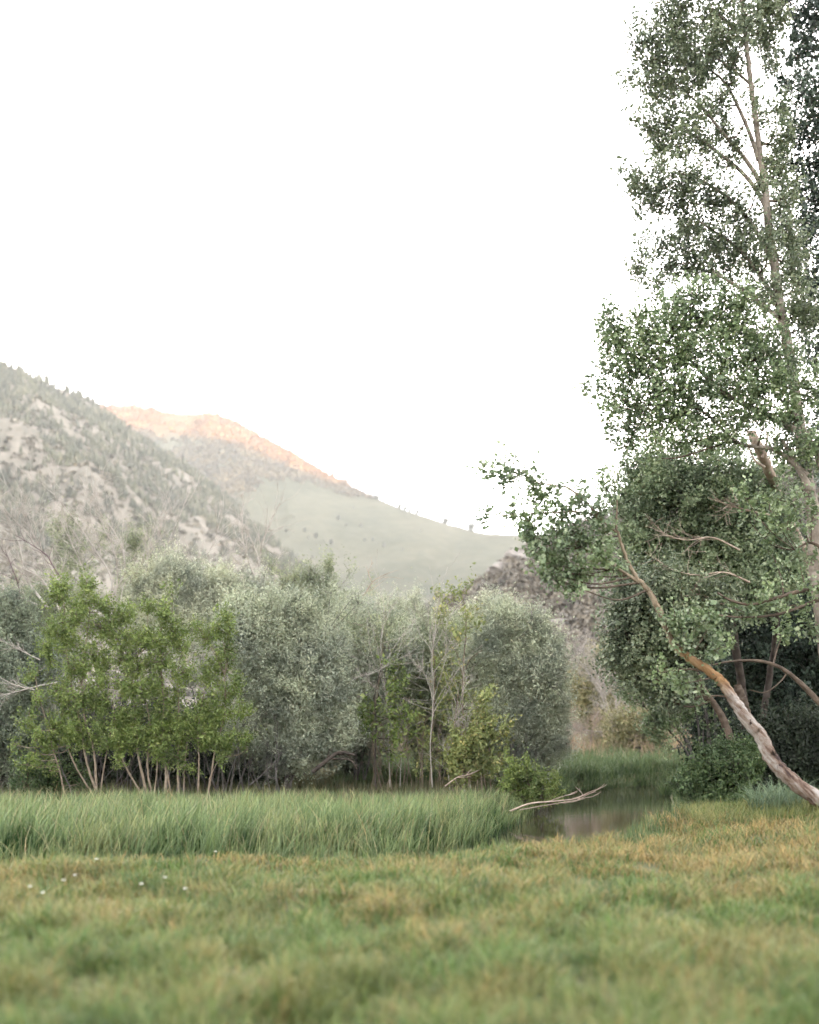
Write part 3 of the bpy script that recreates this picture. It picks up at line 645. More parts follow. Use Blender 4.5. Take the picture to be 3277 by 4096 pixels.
# ---- thicket added to darken the gaps behind the stems, left; shade painted into its leaves
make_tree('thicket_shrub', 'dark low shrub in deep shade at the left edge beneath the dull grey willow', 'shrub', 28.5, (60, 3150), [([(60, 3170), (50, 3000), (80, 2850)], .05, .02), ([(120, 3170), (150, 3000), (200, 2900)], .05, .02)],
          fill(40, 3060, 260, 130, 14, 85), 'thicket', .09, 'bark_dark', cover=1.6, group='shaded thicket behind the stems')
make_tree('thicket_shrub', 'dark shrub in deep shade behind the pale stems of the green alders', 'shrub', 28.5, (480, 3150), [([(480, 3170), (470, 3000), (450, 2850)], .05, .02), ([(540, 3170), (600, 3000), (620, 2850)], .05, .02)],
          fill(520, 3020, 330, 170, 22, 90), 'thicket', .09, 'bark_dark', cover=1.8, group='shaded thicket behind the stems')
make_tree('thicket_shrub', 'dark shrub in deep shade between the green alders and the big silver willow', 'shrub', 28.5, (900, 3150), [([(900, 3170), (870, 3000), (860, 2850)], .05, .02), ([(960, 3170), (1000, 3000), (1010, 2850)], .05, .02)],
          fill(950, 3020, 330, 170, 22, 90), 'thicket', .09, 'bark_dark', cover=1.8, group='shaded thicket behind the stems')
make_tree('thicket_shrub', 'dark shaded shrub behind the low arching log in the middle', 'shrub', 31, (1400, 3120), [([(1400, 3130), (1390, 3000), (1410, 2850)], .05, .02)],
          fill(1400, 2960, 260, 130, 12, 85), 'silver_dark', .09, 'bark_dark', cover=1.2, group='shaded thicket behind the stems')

# ---- silver and grey willows
def willow(label, d, base, clumps, leaf='silver', cover=1.9, stems=5, lean=0, size=.055, spread=120, top=None, group='silver willows behind the sedge'):
    cy = np.mean([c[1] for c in clumps]); cx_ = np.mean([c[0] for c in clumps]); st = []
    for i in range(stems):
        tgt = clumps[RNG.integers(len(clumps))]; bx = base[0] + RNG.uniform(-.3, .3) * spread
        st.append(([(bx, base[1]), ((bx * .6 + tgt[0] * .4) + RNG.normal(0, 12), base[1] * .6 + cy * .4), (tgt[0], tgt[1] * .7 + cy * .3)], RNG.uniform(.02, .035), .010))
    clumps = clumps + [(c[0] + RNG.normal(0, 50), min(c[1] for c in clumps) + RNG.uniform(-55, 40), RNG.uniform(13, 26), RNG.uniform(30, 62), 0, .8) for c in [clumps[RNG.integers(len(clumps))] for _ in range(13)]]
    return make_tree('willow', label, 'willow', d, base, st, clumps, leaf, size, 'bark_grey', cover=cover, aspect=.38, group=group, spray=.34, wisp=.09, stem_names='stem', droop=.1)
willow('dull grey green willow cut by the left edge above the dark thicket', 27, (20, 3160), fill(40, 2720, 200, 330, 26, 90) + fill(70, 2960, 230, 90, 12, 75), 'silver_dark', cover=1.5)
willow('pale wispy willow at the left edge behind the dead twigs', 31, (130, 3100), fill(110, 2500, 190, 130, 14, 80), 'sage_green', cover=.9)
willow('loose green willow rising among the pale dead branches, tallest at the left', 33, (330, 3100), [(230, 2130, 45, 60), (280, 2200, 60, 60), (250, 2280, 70, 70), (330, 2260, 60, 60), (350, 2360, 70, 60), (270, 2380, 60, 50), (240, 2200, 40, 60), (330, 2440, 70, 60)], 'sage_green', cover=.75)
willow('upright loose willow between two dead trees above the green alders', 33, (540, 3100), [(545, 2170, 45, 50), (530, 2230, 55, 50), (520, 2310, 60, 60), (560, 2270, 40, 60), (510, 2390, 70, 60), (600, 2240, 40, 50), (540, 2440, 80, 60)], 'sage_green', cover=.85)
willow('pale silver willow crown just behind the top of the green alders', 30, (660, 3120), fill(680, 2440, 190, 170, 22, 75) + [(740, 2340, 60, 50), (620, 2330, 60, 50)], 'silver_glare', cover=1.5)
willow('pale silver willow under the white forked dead tree', 30.5, (980, 3120), fill(950, 2470, 190, 160, 22, 80) + [(900, 2350, 60, 50), (1020, 2380, 60, 45)], 'silver_glare', cover=1.5)
willow('largest silver willow, right of the green alders, reaching almost to the grass', 26, (1130, 3160), fill(1150, 2730, 210, 240, 40, 90) + fill(1120, 2980, 220, 110, 22, 70) + fill(990, 2560, 110, 110, 12, 60) + fill(1330, 2790, 100, 180, 14, 50) + fill(1370, 2960, 70, 60, 5, 40) + [(1250, 2470, 70, 60), (1180, 2430, 80, 60), (1080, 2480, 80, 60), (1330, 2600, 60, 70), (1280, 2960, 60, 60), (1300, 2850, 60, 70)], 'silver', cover=2.2, stems=8)
willow('green topped willow beside the dead branch above the middle brush', 31, (1230, 3100), [(1180, 2330, 60, 45), (1240, 2320, 70, 55), (1300, 2370, 60, 60), (1150, 2400, 60, 50), (1350, 2440, 60, 60), (1230, 2430, 80, 60), (1100, 2370, 50, 40)] + fill(1290, 2480, 150, 100, 10, 65), 'sage_green', cover=1.3)
willow('grey green willow in the middle behind the thin leaning trunks', 29, (1450, 3120), fill(1450, 2640, 190, 200, 28, 85) + fill(1420, 2880, 170, 130, 14, 75), 'silver', cover=1.3)
willow('pale round topped willow left of the tallest sapling', 31, (1680, 3120), fill(1660, 2560, 200, 140, 24, 75) + fill(1640, 2760, 200, 130, 16, 80), 'silver_glare', cover=1.5)
willow('round silver willow standing at the water on the left bank', 27.5, (2110, 3170), fill(2090, 2810, 185, 280, 46, 82) + fill(1950, 2680, 110, 130, 14, 60) + fill(1970, 2900, 90, 110, 10, 55) + fill(2200, 2960, 80, 110, 8, 50) + fill(2100, 3080, 130, 60, 8, 50) + [(2060, 2490, 80, 60), (2140, 2500, 70, 60), (2180, 2600, 50, 50), (2010, 2550, 60, 50), (2235, 2740, 45, 50), (2250, 2870, 40, 50)], 'silver', cover=2.3, stems=7)
willow('small pale willow behind the round silver willow', 31, (1950, 3120), fill(1960, 2520, 120, 90, 12, 65), 'silver_glare', cover=1.4)
willow('drooping silver sprays hanging in front of the right part of the alders', 25.3, (900, 3180), [(770, 2720, 45, 35), (840, 2680, 40, 35), (960, 2780, 60, 60), (960, 2900, 70, 60), (900, 2980, 50, 40), (1000, 2980, 60, 50)], 'silver', cover=1.3, stems=4)

# ---- green alders with pale stems
G1 = 'green alders in front of the silver willows'
def alder(label, base, stems, clumps, d=24.0, leaf='alder', cover=2.6, cat='alder', size=.055):
    stems = [(p_, a_ * .72, b_ * .8) for p_, a_, b_ in stems]
    low = max(c[1] for c in clumps); xm = np.mean([c[0] for c in clumps])
    clumps = [(c[0] + RNG.normal(0, 8), c[1] + RNG.normal(0, 8), c[2] * .82, c[3] * .8) for c in clumps] + [(xm + RNG.normal(0, 75), low + RNG.uniform(-110, 80), RNG.uniform(20, 38), RNG.uniform(18, 30)) for _ in range(16)]
    return make_tree('alder', label, cat, d, base, stems, clumps, leaf, size, 'bark', cover=cover, aspect=.5, group=G1, spray=.2, wisp=.075, stem_names='stem', twig_every=1.3)
alder('slender alder leaning left with one thin pale stem at the grass edge', (262, 3200), [([(262, 3200), (240, 3090), (210, 2990), (190, 2900), (160, 2800), (140, 2700)], .03, .01)],
      [(120, 2690, 55, 45), (200, 2660, 50, 50), (150, 2790, 60, 45), (110, 2860, 55, 40), (230, 2780, 50, 50), (180, 2950, 60, 40), (130, 2960, 40, 30), (240, 2880, 50, 50), (150, 3010, 50, 25)], cover=1.5)
alder('tall alder with the highest bright crown, left of the stand', (395, 3190), [([(395, 3190), (350, 3060), (320, 2900), (280, 2700), (250, 2500)], .045, .015), ([(388, 3190), (375, 3000), (340, 2880), (330, 2700), (360, 2450)], .04, .014), ([(380, 3190), (310, 3080), (270, 2980), (250, 2850)], .03, .012), ([(400, 3180), (420, 3050), (450, 2900)], .03, .012)],
      [(360, 2350, 45, 55), (340, 2420, 70, 60), (420, 2440, 60, 50), (240, 2350, 60, 45), (230, 2420, 60, 50), (300, 2480, 75, 60), (400, 2520, 80, 60), (460, 2480, 60, 60), (200, 2520, 50, 60), (270, 2580, 80, 70), (370, 2620, 80, 60), (300, 2700, 80, 70), (250, 2760, 50, 60), (330, 2820, 80, 70), (300, 2920, 70, 50), (390, 2740, 60, 60), (190, 2600, 45, 45)])
alder('alder in the middle of the stand with a yellow green domed crown', (600, 3200), [([(595, 3205), (570, 3100), (550, 3000), (540, 2850), (520, 2650)], .05, .018), ([(580, 3200), (500, 3060), (470, 2950), (450, 2800)], .035, .012), ([(610, 3200), (590, 3060), (600, 2900), (560, 2700)], .035, .014), ([(615, 3190), (630, 3050), (620, 2900)], .03, .012)],
      [(520, 2480, 70, 55), (460, 2560, 70, 55), (540, 2560, 80, 60), (480, 2640, 80, 60), (560, 2660, 80, 70), (420, 2680, 60, 60), (470, 2740, 85, 60), (550, 2780, 85, 70), (430, 2820, 80, 60), (520, 2870, 80, 60), (420, 2900, 60, 40), (480, 2960, 70, 50), (560, 2950, 60, 60), (580, 2570, 50, 50), (610, 2440, 50, 35), (660, 2480, 35, 45)])
alder('alder on two straight pale stems right of the middle of the stand', (715, 3195), [([(660, 3200), (665, 3080), (650, 2950), (655, 2800), (640, 2650)], .055, .02), ([(716, 3195), (712, 3050), (716, 2880), (710, 2700)], .042, .016), ([(685, 3190), (672, 3100), (660, 3020)], .03, .016), ([(735, 3190), (740, 3050), (760, 2900)], .025, .01)],
      [(640, 2560, 75, 60), (700, 2540, 60, 60), (730, 2600, 60, 60), (650, 2660, 80, 60), (720, 2700, 80, 60), (620, 2740, 60, 60), (690, 2790, 80, 60), (640, 2860, 70, 60), (720, 2880, 80, 60), (600, 2930, 50, 50), (660, 2980, 60, 45), (720, 2960, 50, 45), (680, 2360, 35, 20), (670, 2440, 40, 50)])
alder('rightmost alder of the stand with its crown leaning over a silver spray', (830, 3195), [([(792, 3200), (796, 3050), (795, 2900), (820, 2750)], .035, .015), ([(828, 3200), (845, 3100), (865, 2980), (900, 2850), (900, 2700)], .038, .014), ([(835, 3120), (880, 3040), (950, 3020), (990, 3000)], .014, .006)],
      [(900, 2470, 50, 45), (880, 2520, 60, 45), (920, 2530, 40, 45), (840, 2580, 60, 40), (910, 2600, 50, 50), (890, 2680, 70, 60), (830, 2720, 60, 60), (900, 2780, 70, 60), (830, 2820, 70, 60), (950, 2740, 40, 50), (880, 2880, 80, 60), (800, 2880, 60, 60), (830, 2960, 70, 50), (910, 2960, 60, 45), (950, 2850, 50, 50), (800, 2520, 40, 30)])
alder('low dark green bush on the ground at the left edge of the alder stand', (200, 3190), [([(200, 3190), (210, 3150), (220, 3110)], .02, .01)], fill(220, 3140, 170, 50, 12, 50), d=24.5, leaf='bush_dark', cover=1.4, cat='bush')
# many thin stems inside the stand
def stem_bunch(label, bases, d, h, mat, group, r=.016, lean=.25, bend=.1, cat='thicket stems'):
    B = W(np.mean(bases), 3190, d); root = empty('stem_cluster', (B[0], B[1], float(ground(B[0], B[1]))), label, cat, group); tw = MB()
    for bx in bases:
        P0 = W(bx, 3190, d + RNG.normal(0, .4)); P0[2] = float(ground(P0[0], P0[1])) - .05
        dr = unit(np.array([RNG.normal(0, lean), RNG.normal(0, .1), 1.0])); pts = [P0 + dr * h * t_ + np.array([bend * RNG.normal(0, .3), 0, 0]) for t_ in np.linspace(0, 1, 6)]
        mb = MB(); tube(mb, smooth_path(pts, 10), np.linspace(r, r * .4, 10), 5); mb.build('stem', M[mat], root)
        for k in range(4): grow(tw, pts[2 + RNG.integers(3)], unit(dr + RNG.normal(0, .5, 3)), h * .3, r * .4, 1, 2)
    tw.build('twigs', M[mat], root); return root
stem_bunch('fan of thin grey stems leaning left behind the leftmost alders', np.linspace(300, 480, 16), 25.5, 2.3, 'bark_grey', 'thin stems inside the brush', lean=.35)
stem_bunch('thin upright stems between the domed alder and the straight pale stems', np.linspace(500, 760, 22), 25.5, 2.2, 'bark_grey', 'thin stems inside the brush', lean=.15)
stem_bunch('thin grey stems right of the rightmost alder under the silver willow', np.linspace(780, 1120, 22), 25.6, 1.9, 'bark_grey', 'thin stems inside the brush', lean=.25)
stem_bunch('thin grey stems beneath the round silver willow by the water', np.linspace(2010, 2160, 10), 26.8, 1.6, 'bark_grey', 'thin stems inside the brush', lean=.2)

# ---- saplings and thin trunks in the middle
G2 = 'saplings in the middle brush'
def sapling(label, base, stems, clumps, d=26.5, leaf='sap', cover=1.0, bark='bark', cat='sapling', size=.08):
    return make_tree('sapling', label, cat, d, base, stems, clumps, leaf, size, bark, cover=cover, aspect=.6, group=G2, spray=.25, twig_every=1.2)
willow('dusty green willow filling the gap behind the saplings', 30, (1800, 3130), fill(1810, 2720, 170, 230, 26, 80) + fill(1780, 2960, 190, 110, 14, 75), 'sage_green', cover=1.2)
sapling('tallest yellow green sapling with a thin white trunk forking high up', (1850, 3170), [([(1850, 3170), (1855, 3000), (1850, 2800), (1855, 2650), (1865, 2480), (1850, 2380)], .032, .008), ([(1850, 2700), (1830, 2620), (1800, 2570)], .012, .006), ([(1852, 2710), (1880, 2640), (1930, 2600)], .012, .006)],
        [(1840, 2370, 35, 25), (1870, 2330, 25, 25), (1790, 2420, 50, 50), (1860, 2450, 50, 40), (1920, 2500, 50, 40), (1770, 2500, 50, 40), (1870, 2560, 60, 40), (1800, 2640, 60, 50), (1760, 2700, 60, 50), (1850, 2740, 60, 50), (1790, 2800, 60, 50), (1900, 2830, 50, 60), (1830, 2900, 60, 50), (1770, 2880, 50, 50)])
sapling('bushy yellowing sapling at the sedge edge left of the round willow', (1930, 3180), [([(1930, 3180), (1920, 3050), (1900, 2950), (1890, 2850)], .022, .008), ([(1880, 3180), (1870, 3050), (1860, 2900)], .02, .008)],
        fill(1920, 2980, 110, 130, 16, 50) + fill(1860, 3060, 100, 60, 8, 45) + [(1930, 2800, 45, 60), (1950, 2880, 45, 60)], d=25.5, cover=1.3)
sapling('mid green sapling with a dark thin stem left of centre in the brush', (1510, 3160), [([(1505, 3160), (1500, 3040), (1505, 2900), (1500, 2780), (1530, 2650)], .025, .01)],
        [(1560, 2680, 50, 50), (1610, 2700, 50, 45), (1590, 2780, 60, 55), (1500, 2860, 60, 55), (1570, 2870, 60, 55), (1450, 2840, 40, 50), (1480, 2930, 50, 50), (1620, 2940, 60, 55), (1560, 3000, 50, 40), (1640, 2850, 45, 50)], leaf='alder', cover=1.1, bark='bark_dark')
sapling('thin pale trunked sapling in the middle with sparse leaves near the top', (1535, 3170), [([(1530, 3170), (1500, 3040), (1490, 2900), (1515, 2740), (1530, 2600), (1545, 2450)], .028, .006)],
        [(1500, 2560, 60, 50), (1560, 2500, 60, 50), (1600, 2580, 50, 50), (1440, 2500, 60, 40)], d=27.5, leaf='sage_green', cover=.8, size=.055)
sapling('pair of crooked pale trunks right of centre tangled in dead twigs', (1720, 3170), [([(1720, 3170), (1725, 3000), (1735, 2850), (1740, 2700), (1730, 2560)], .025, .008), ([(1690, 3170), (1690, 3000), (1700, 2880)], .02, .008)],
        [(1700, 2960, 50, 60), (1740, 3040, 50, 45), (1680, 2870, 50, 40), (1740, 2620, 40, 40), (1700, 3080, 50, 30)], d=26.8, cover=.9)
sapling('tawny leaved sapling with an orange patch low beside the white trunk', (1810, 3170), [([(1810, 3170), (1815, 3040), (1820, 2900), (1835, 2760)], .03, .01)], [(1830, 2900, 30, 30), (1780, 2980, 40, 40), (1840, 3000, 30, 40)], d=26, cover=.6)
make_tree('bush', 'fresh green bush overhanging the water beside the fallen branch', 'bush', 24.0, (2130, 3230), [([(2120, 3240), (2150, 3190), (2190, 3150)], .02, .008), ([(2110, 3240), (2090, 3180), (2060, 3110)], .02, .008)],
          fill(2120, 3140, 110, 80, 16, 40) + [(2200, 3170, 40, 25), (2230, 3190, 30, 18), (2060, 3060, 40, 40)], 'alder', .07, 'bark_brown', cover=1.4, aspect=.45, spray=.18)
stem_bunch('pale thin stems standing in the middle brush above the sedge', np.linspace(1480, 1760, 16), 27.5, 1.9, 'bark', 'thin stems inside the brush', lean=.12, r=.014)
stem_bunch('tan dry stems below the tallest sapling', np.linspace(1760, 2000, 14), 27.0, 1.4, 'dead_pink', 'thin stems inside the brush', lean=.2, r=.01)

# ---- dead trees and branches
G3 = 'bleached dead trees above the willows'
bare_tree('dead_tree', 'whitest dead tree, forked into two limbs above the pale willows', 31, [([(1035, 2420), (1038, 2330), (1038, 2240), (1055, 2160), (1080, 2090), (1120, 2010)], .06, .015), ([(1036, 2350), (1000, 2260), (975, 2180), (970, 2080), (975, 1990)], .045, .012), ([(1035, 2230), (1000, 2150), (970, 2110)], .025, .008)], 'dead', level=2, kids=3, spread=.45, group=G3)
bare_tree('dead_tree', 'fan of thin dead limbs leaning right, left of the forked white dead tree', 32, [([(720, 2400), (780, 2300), (850, 2180), (890, 2060)], .035, .01), ([(735, 2400), (830, 2290), (920, 2200)], .02, .006), ([(850, 2390), (900, 2300), (960, 2220)], .02, .006), ([(810, 2400), (800, 2300), (760, 2220)], .02, .006)], 'dead', level=2, kids=3, spread=.4, group=G3)
bare_tree('dead_tree', 'dead tree fanning up from behind the tallest green alder', 30, [([(450, 2400), (440, 2300), (380, 2200), (300, 2080), (200, 1960)], .05, .012), ([(460, 2400), (470, 2280), (450, 2180), (400, 2080)], .035, .01), ([(450, 2380), (500, 2280), (470, 2150), (360, 2000)], .035, .01), ([(340, 2380), (330, 2280), (290, 2180), (240, 2080)], .04, .012)], 'dead', level=3, kids=3, spread=.45, group=G3)
bare_tree('dead_tree', 'thin dead tree with steep limbs between the two loose willows', 32, [([(640, 2420), (640, 2300), (670, 2180), (720, 2060), (760, 1960)], .035, .008), ([(620, 2400), (590, 2250), (610, 2150), (650, 2050)], .03, .008), ([(480, 2420), (500, 2330), (560, 2280), (600, 2200)], .03, .008)], 'dead', level=2, kids=3, spread=.45, group=G3)
bare_tree('dead_tree', 'sprawling bleached dead tree arching over the left edge', 29, [([(190, 2430), (120, 2340), (60, 2260), (-20, 2200)], .06, .02), ([(240, 2440), (170, 2320), (100, 2280), (20, 2240)], .05, .012), ([(260, 2420), (220, 2300), (120, 2150), (20, 2040)], .05, .012), ([(150, 2420), (60, 2380), (-40, 2330)], .04, .012), ([(100, 2300), (60, 2120), (-30, 1980)], .03, .01), ([(230, 2420), (170, 2230), (100, 2060)], .03, .008)], 'dead', level=3, kids=3, spread=.45, group=G3)
bare_tree('dead_tree', 'dark purple dead branch slanting across the bleached limbs at the left', 28.5, [([(255, 2330), (210, 2260), (185, 2220), (120, 2175), (60, 2140)], .02, .006), ([(80, 2420), (75, 2350), (55, 2290), (20, 2200)], .014, .005)], 'dead_dark', level=1, kids=2, spread=.5, group=G3)
bare_tree('dead_tree', 'curved dark tipped dead branch standing over the middle brush', 30, [([(1370, 2520), (1420, 2440), (1470, 2360), (1500, 2320), (1560, 2290)], .03, .006), ([(1490, 2330), (1475, 2290), (1490, 2250)], .012, .004)], 'dead_pink', level=1, kids=2, spread=.4, group=G3)
bare_tree('dead_tree', 'small pale twiggy dead tree right of the curved dead branch', 31, [([(1500, 2540), (1505, 2460), (1515, 2400)], .025, .008), ([(1505, 2480), (1480, 2430), (1450, 2410)], .014, .005)], 'dead', level=2, kids=3, spread=.5, group=G3)
bare_tree('dead_branch', 'bleached branches reaching left into the frame at mid height beside the alders', 25.5, [([(230, 2730), (130, 2750), (60, 2770), (-30, 2790)], .02, .008), ([(140, 2760), (60, 2740), (-20, 2700)], .014, .005), ([(160, 2640), (80, 2600), (0, 2560)], .014, .005)], 'dead', cat='dead branch', level=2, kids=2, spread=.35)
bare_tree('dead_branch', 'grey twisted bare branch across the middle of the brush', 26.5, [([(1375, 2750), (1430, 2710), (1500, 2690), (1545, 2665)], .018, .006), ([(1280, 2790), (1380, 2800), (1460, 2780)], .01, .004)], 'dead', cat='dead branch', level=1, kids=2, spread=.4)
bare_tree('fallen_log', 'dark arching log low under the middle willow', 25.5, [([(1250, 3090), (1310, 3040), (1360, 3010), (1420, 3020)], .055, .035), ([(1330, 3035), (1400, 3040), (1430, 3080)], .03, .015)], 'bark_dark', cat='log', level=1, kids=2, spread=.5)
bare_tree('dead_branch', 'thin bare stick slanting down right from under the silver willow', 24.5, [([(1000, 3140), (1060, 3090), (1130, 3010)], .014, .006), ([(1060, 3100), (1110, 3120)], .008, .004)], 'bark_grey', cat='dead branch', level=1, kids=2, spread=.4)
bare_tree('dead_branch', 'crooked tan stick lying in the back of the sedge', 23.5, [([(1780, 3145), (1830, 3110), (1870, 3100), (1920, 3080)], .014, .006)], 'dead_pink', cat='dead branch', level=1, kids=1, spread=.3)
bare_tree('fallen_branch', 'bare fallen branch reaching over the water from the left bank', 21.5, [([(2040, 3245), (2120, 3215), (2220, 3205), (2300, 3195), (2352, 3172)], .019, .008), ([(2080, 3240), (2180, 3222), (2340, 3195)], .010, .005), ([(2180, 3212), (2240, 3190), (2290, 3175)], .009, .004), ([(2290, 3196), (2330, 3180), (2310, 3155)], .008, .003)], 'dead_pink', cat='fallen branch', level=0, kids=1, spread=.2, frac=.3)
bare_tree('dead_tree', 'pale thin bare trunk rising through the centre brush with fine grey twigs', 26.2, [([(1730, 3150), (1722, 2980), (1735, 2800), (1728, 2640), (1745, 2500)], .022, .006), ([(1735, 2800), (1700, 2700), (1650, 2640)], .01, .004), ([(1730, 2700), (1780, 2620), (1800, 2560)], .01, .004)], 'dead', level=2, kids=3, spread=.5, group=G3)
bare_tree('dead_tree', 'bare pale sapling tangle just left of the centre above the arching log', 26.8, [([(1560, 3150), (1555, 2950), (1545, 2800), (1525, 2620), (1530, 2500)], .02, .006), ([(1548, 2820), (1490, 2740), (1440, 2700)], .01, .004), ([(1600, 3150), (1610, 2980), (1640, 2850)], .014, .005)], 'dead', level=2, kids=3, spread=.5, group=G3)
bare_tree('dead_tree', 'pale bare stem clump right of centre beside the bushy yellowing sapling', 25.8, [([(1860, 3170), (1845, 3020), (1835, 2880), (1850, 2760)], .018, .006), ([(1880, 3170), (1890, 3020), (1870, 2900)], .014, .005), ([(1800, 3160), (1790, 3020), (1810, 2900)], .014, .005)], 'dead', level=2, kids=3, spread=.45, group=G3)
G4 = 'bleached dry shrubs beyond the stream'
for (lab, b_, lim) in (('tall bleached dry shrub beyond the stream with a fan of white limbs', (2440, 2960), [([(2470, 2980), (2430, 2820), (2380, 2720), (2300, 2640)], .05, .012), ([(2460, 2960), (2400, 2740), (2400, 2640)], .04, .01), ([(2470, 2960), (2470, 2820), (2440, 2700)], .04, .01), ([(2480, 2970), (2540, 2900), (2560, 2800)], .04, .01), ([(2500, 2960), (2430, 2930), (2300, 2920)], .03, .01)]),
                       ('low tangled pinkish dry shrub at the willow side of the gap', (2340, 3010), [([(2350, 3010), (2320, 2930), (2280, 2870)], .03, .01), ([(2360, 3010), (2370, 2920), (2400, 2860)], .03, .01), ([(2340, 3010), (2290, 2970), (2250, 2930)], .03, .01), ([(2400, 3010), (2440, 2950), (2460, 2880)], .03, .01)])):
    bare_tree('dry_shrub', lab, 42, lim, 'dead' if 'tall' in lab else 'dead_pink', cat='dry shrub', level=3, kids=4, spread=.55, group=G4)
make_tree('bush', 'yellowish bush in the gap behind the bleached dry shrub', 'bush', 46, (2420, 2950), [([(2420, 2980), (2430, 2900), (2440, 2800)], .05, .02)], fill(2430, 2790, 150, 190, 30, 60), 'yellow_bush', .09, 'bark_grey', cover=1.3, spray=.4)
make_tree('bush', 'sparse tan bush low in the gap against the dry field', 'bush', 40, (2560, 3000), [([(2560, 3010), (2570, 2950), (2590, 2900)], .04, .02)], fill(2540, 2930, 150, 80, 18, 50), 'yellow_bush', .08, 'bark_grey', cover=1.0, spray=.4)

# ---- right side: waterside bushes, tussock
make_tree('bush', 'dense low dark green bush at the water under the leaning trunk', 'bush', 19.5, (2860, 3310), [([(2860, 3310), (2850, 3230), (2830, 3150)], .02, .01), ([(2880, 3310), (2930, 3220), (2960, 3150)], .02, .01)],
          fill(2850, 3180, 165, 120, 32, 50) + fill(2930, 3060, 130, 110, 22, 50) + [(2790, 3240, 40, 50), (2830, 3080, 50, 40)], 'bush_dark', .045, 'bark_dark', cover=2.0, aspect=.6, spray=.14)
make_tree('bush', 'brownish leafy undergrowth between the low bush and the blade tussock', 'bush', 18.6, (3010, 3300), [([(3010, 3300), (3020, 3240), (3040, 3180)], .015, .008)], fill(3000, 3240, 80, 60, 8, 35), 'bush_dark', .045, 'bark_dark', cover=1.2, spray=.14)
def tussock(loc, n, h, label, cat='grass tussock', lean=.55, wd=.016, mat='tussock', spreadr=.25, group=None):
    mb = MB(); a = RNG.uniform(0, 6.283, n); q = spreadr * RNG.uniform(0, 1, n) ** .5
    x = loc[0] + np.cos(a) * q; y = loc[1] + np.sin(a) * q
    blades(mb, np.stack([x, y, ground(x, y) - .03], -1), h * RNG.uniform(.5, 1.1, n), np.full(n, wd), lean, 1.2, 5)
    return tag(mb.build('grass_tussock', M[mat], attr=True, base=(loc[0], loc[1], float(ground(loc[0], loc[1])))), label, cat, group)
def gp(sx, sy, d): p = W(sx, sy, d); return (float(p[0]), float(p[1]))
tussock(gp(3110, 3300, 17.0), 420, .62, 'large blue green tussock of long arching blades below the leaning trunk', spreadr=.42, wd=.02)
tussock(gp(3225, 3290, 17.4), 260, .42, 'smaller green tussock right of the long bladed one at the frame edge', spreadr=.35)
for i, (sx, d, h, lab) in enumerate([(1290, 13.0, .28, 'pale grass tuft at the meadow lip left of centre'), (1930, 15.0, .22, 'small leafy tuft at the tip of the sedge bed'), (2480, 17.6, .36, 'bright green tuft at the near water edge, left of two'), (2600, 18.2, .36, 'bright green tuft at the near water edge, right of two'), (2250, 15.6, .36, 'grey green tuft in front of the open water'), (1100, 12.7, .3, 'thin tuft on the meadow lip in front of the dark sedge feet')]):
    tussock(gp(sx, 3300, d), 120, h, lab, spreadr=.2, mat='bank', group='grass tufts along the stream')

# ---- small white flowers in the meadow
def flower(loc, label):
    root = empty('meadow_flower', loc, label, 'flower', 'white flowers in the meadow'); L0 = np.array(loc)
    mb = MB(); tube(mb, [L0, L0 + [.005, 0, .08], L0 + [0, .004, .15]], [.0025, .002, .002], 4); mb.build('stem', M['bank'], root, attr=True)
    mb = MB(); c = L0 + [0, .004, .15]
    for k in range(9):
        a = k * 2 * math.pi / 9; e = np.array([math.cos(a), math.sin(a), .25]); s_ = np.array([-math.sin(a), math.cos(a), 0])
        mb.add([c, c + e * .012 + s_ * .006, c + e * .021, c + e * .012 - s_ * .008], [[0, 1, 2, 3]])
    mb.build('petals', M['petal'], root, smooth=False); return root
fl = [(385, 3470, 'white flower nearest the sedge, close to the meadow lip'), (300, 3512, 'white flower left of the middle of the meadow edge, brightest of its pair'), (255, 3530, 'white flower just left below the brightest one'), (170, 3582, 'lowest white flower near the left side of the meadow'), (120, 3555, 'faint white flower at the far left of the meadow'), (565, 3536, 'white flower right of the low pair, broad headed'), (660, 3518, 'white flower second from the right of the scatter'), (740, 3538, 'rightmost small white flower in the open meadow'), (862, 3412, 'white flower standing tall before the dark sedge feet')]
for sx, sy, lab in fl:
    d = min(12.9, F * (EYE - .14) / (sy - HOR)); p = W(sx, sy, d); flower((float(p[0]), float(p[1]), float(ground(p[0], p[1]))), lab)

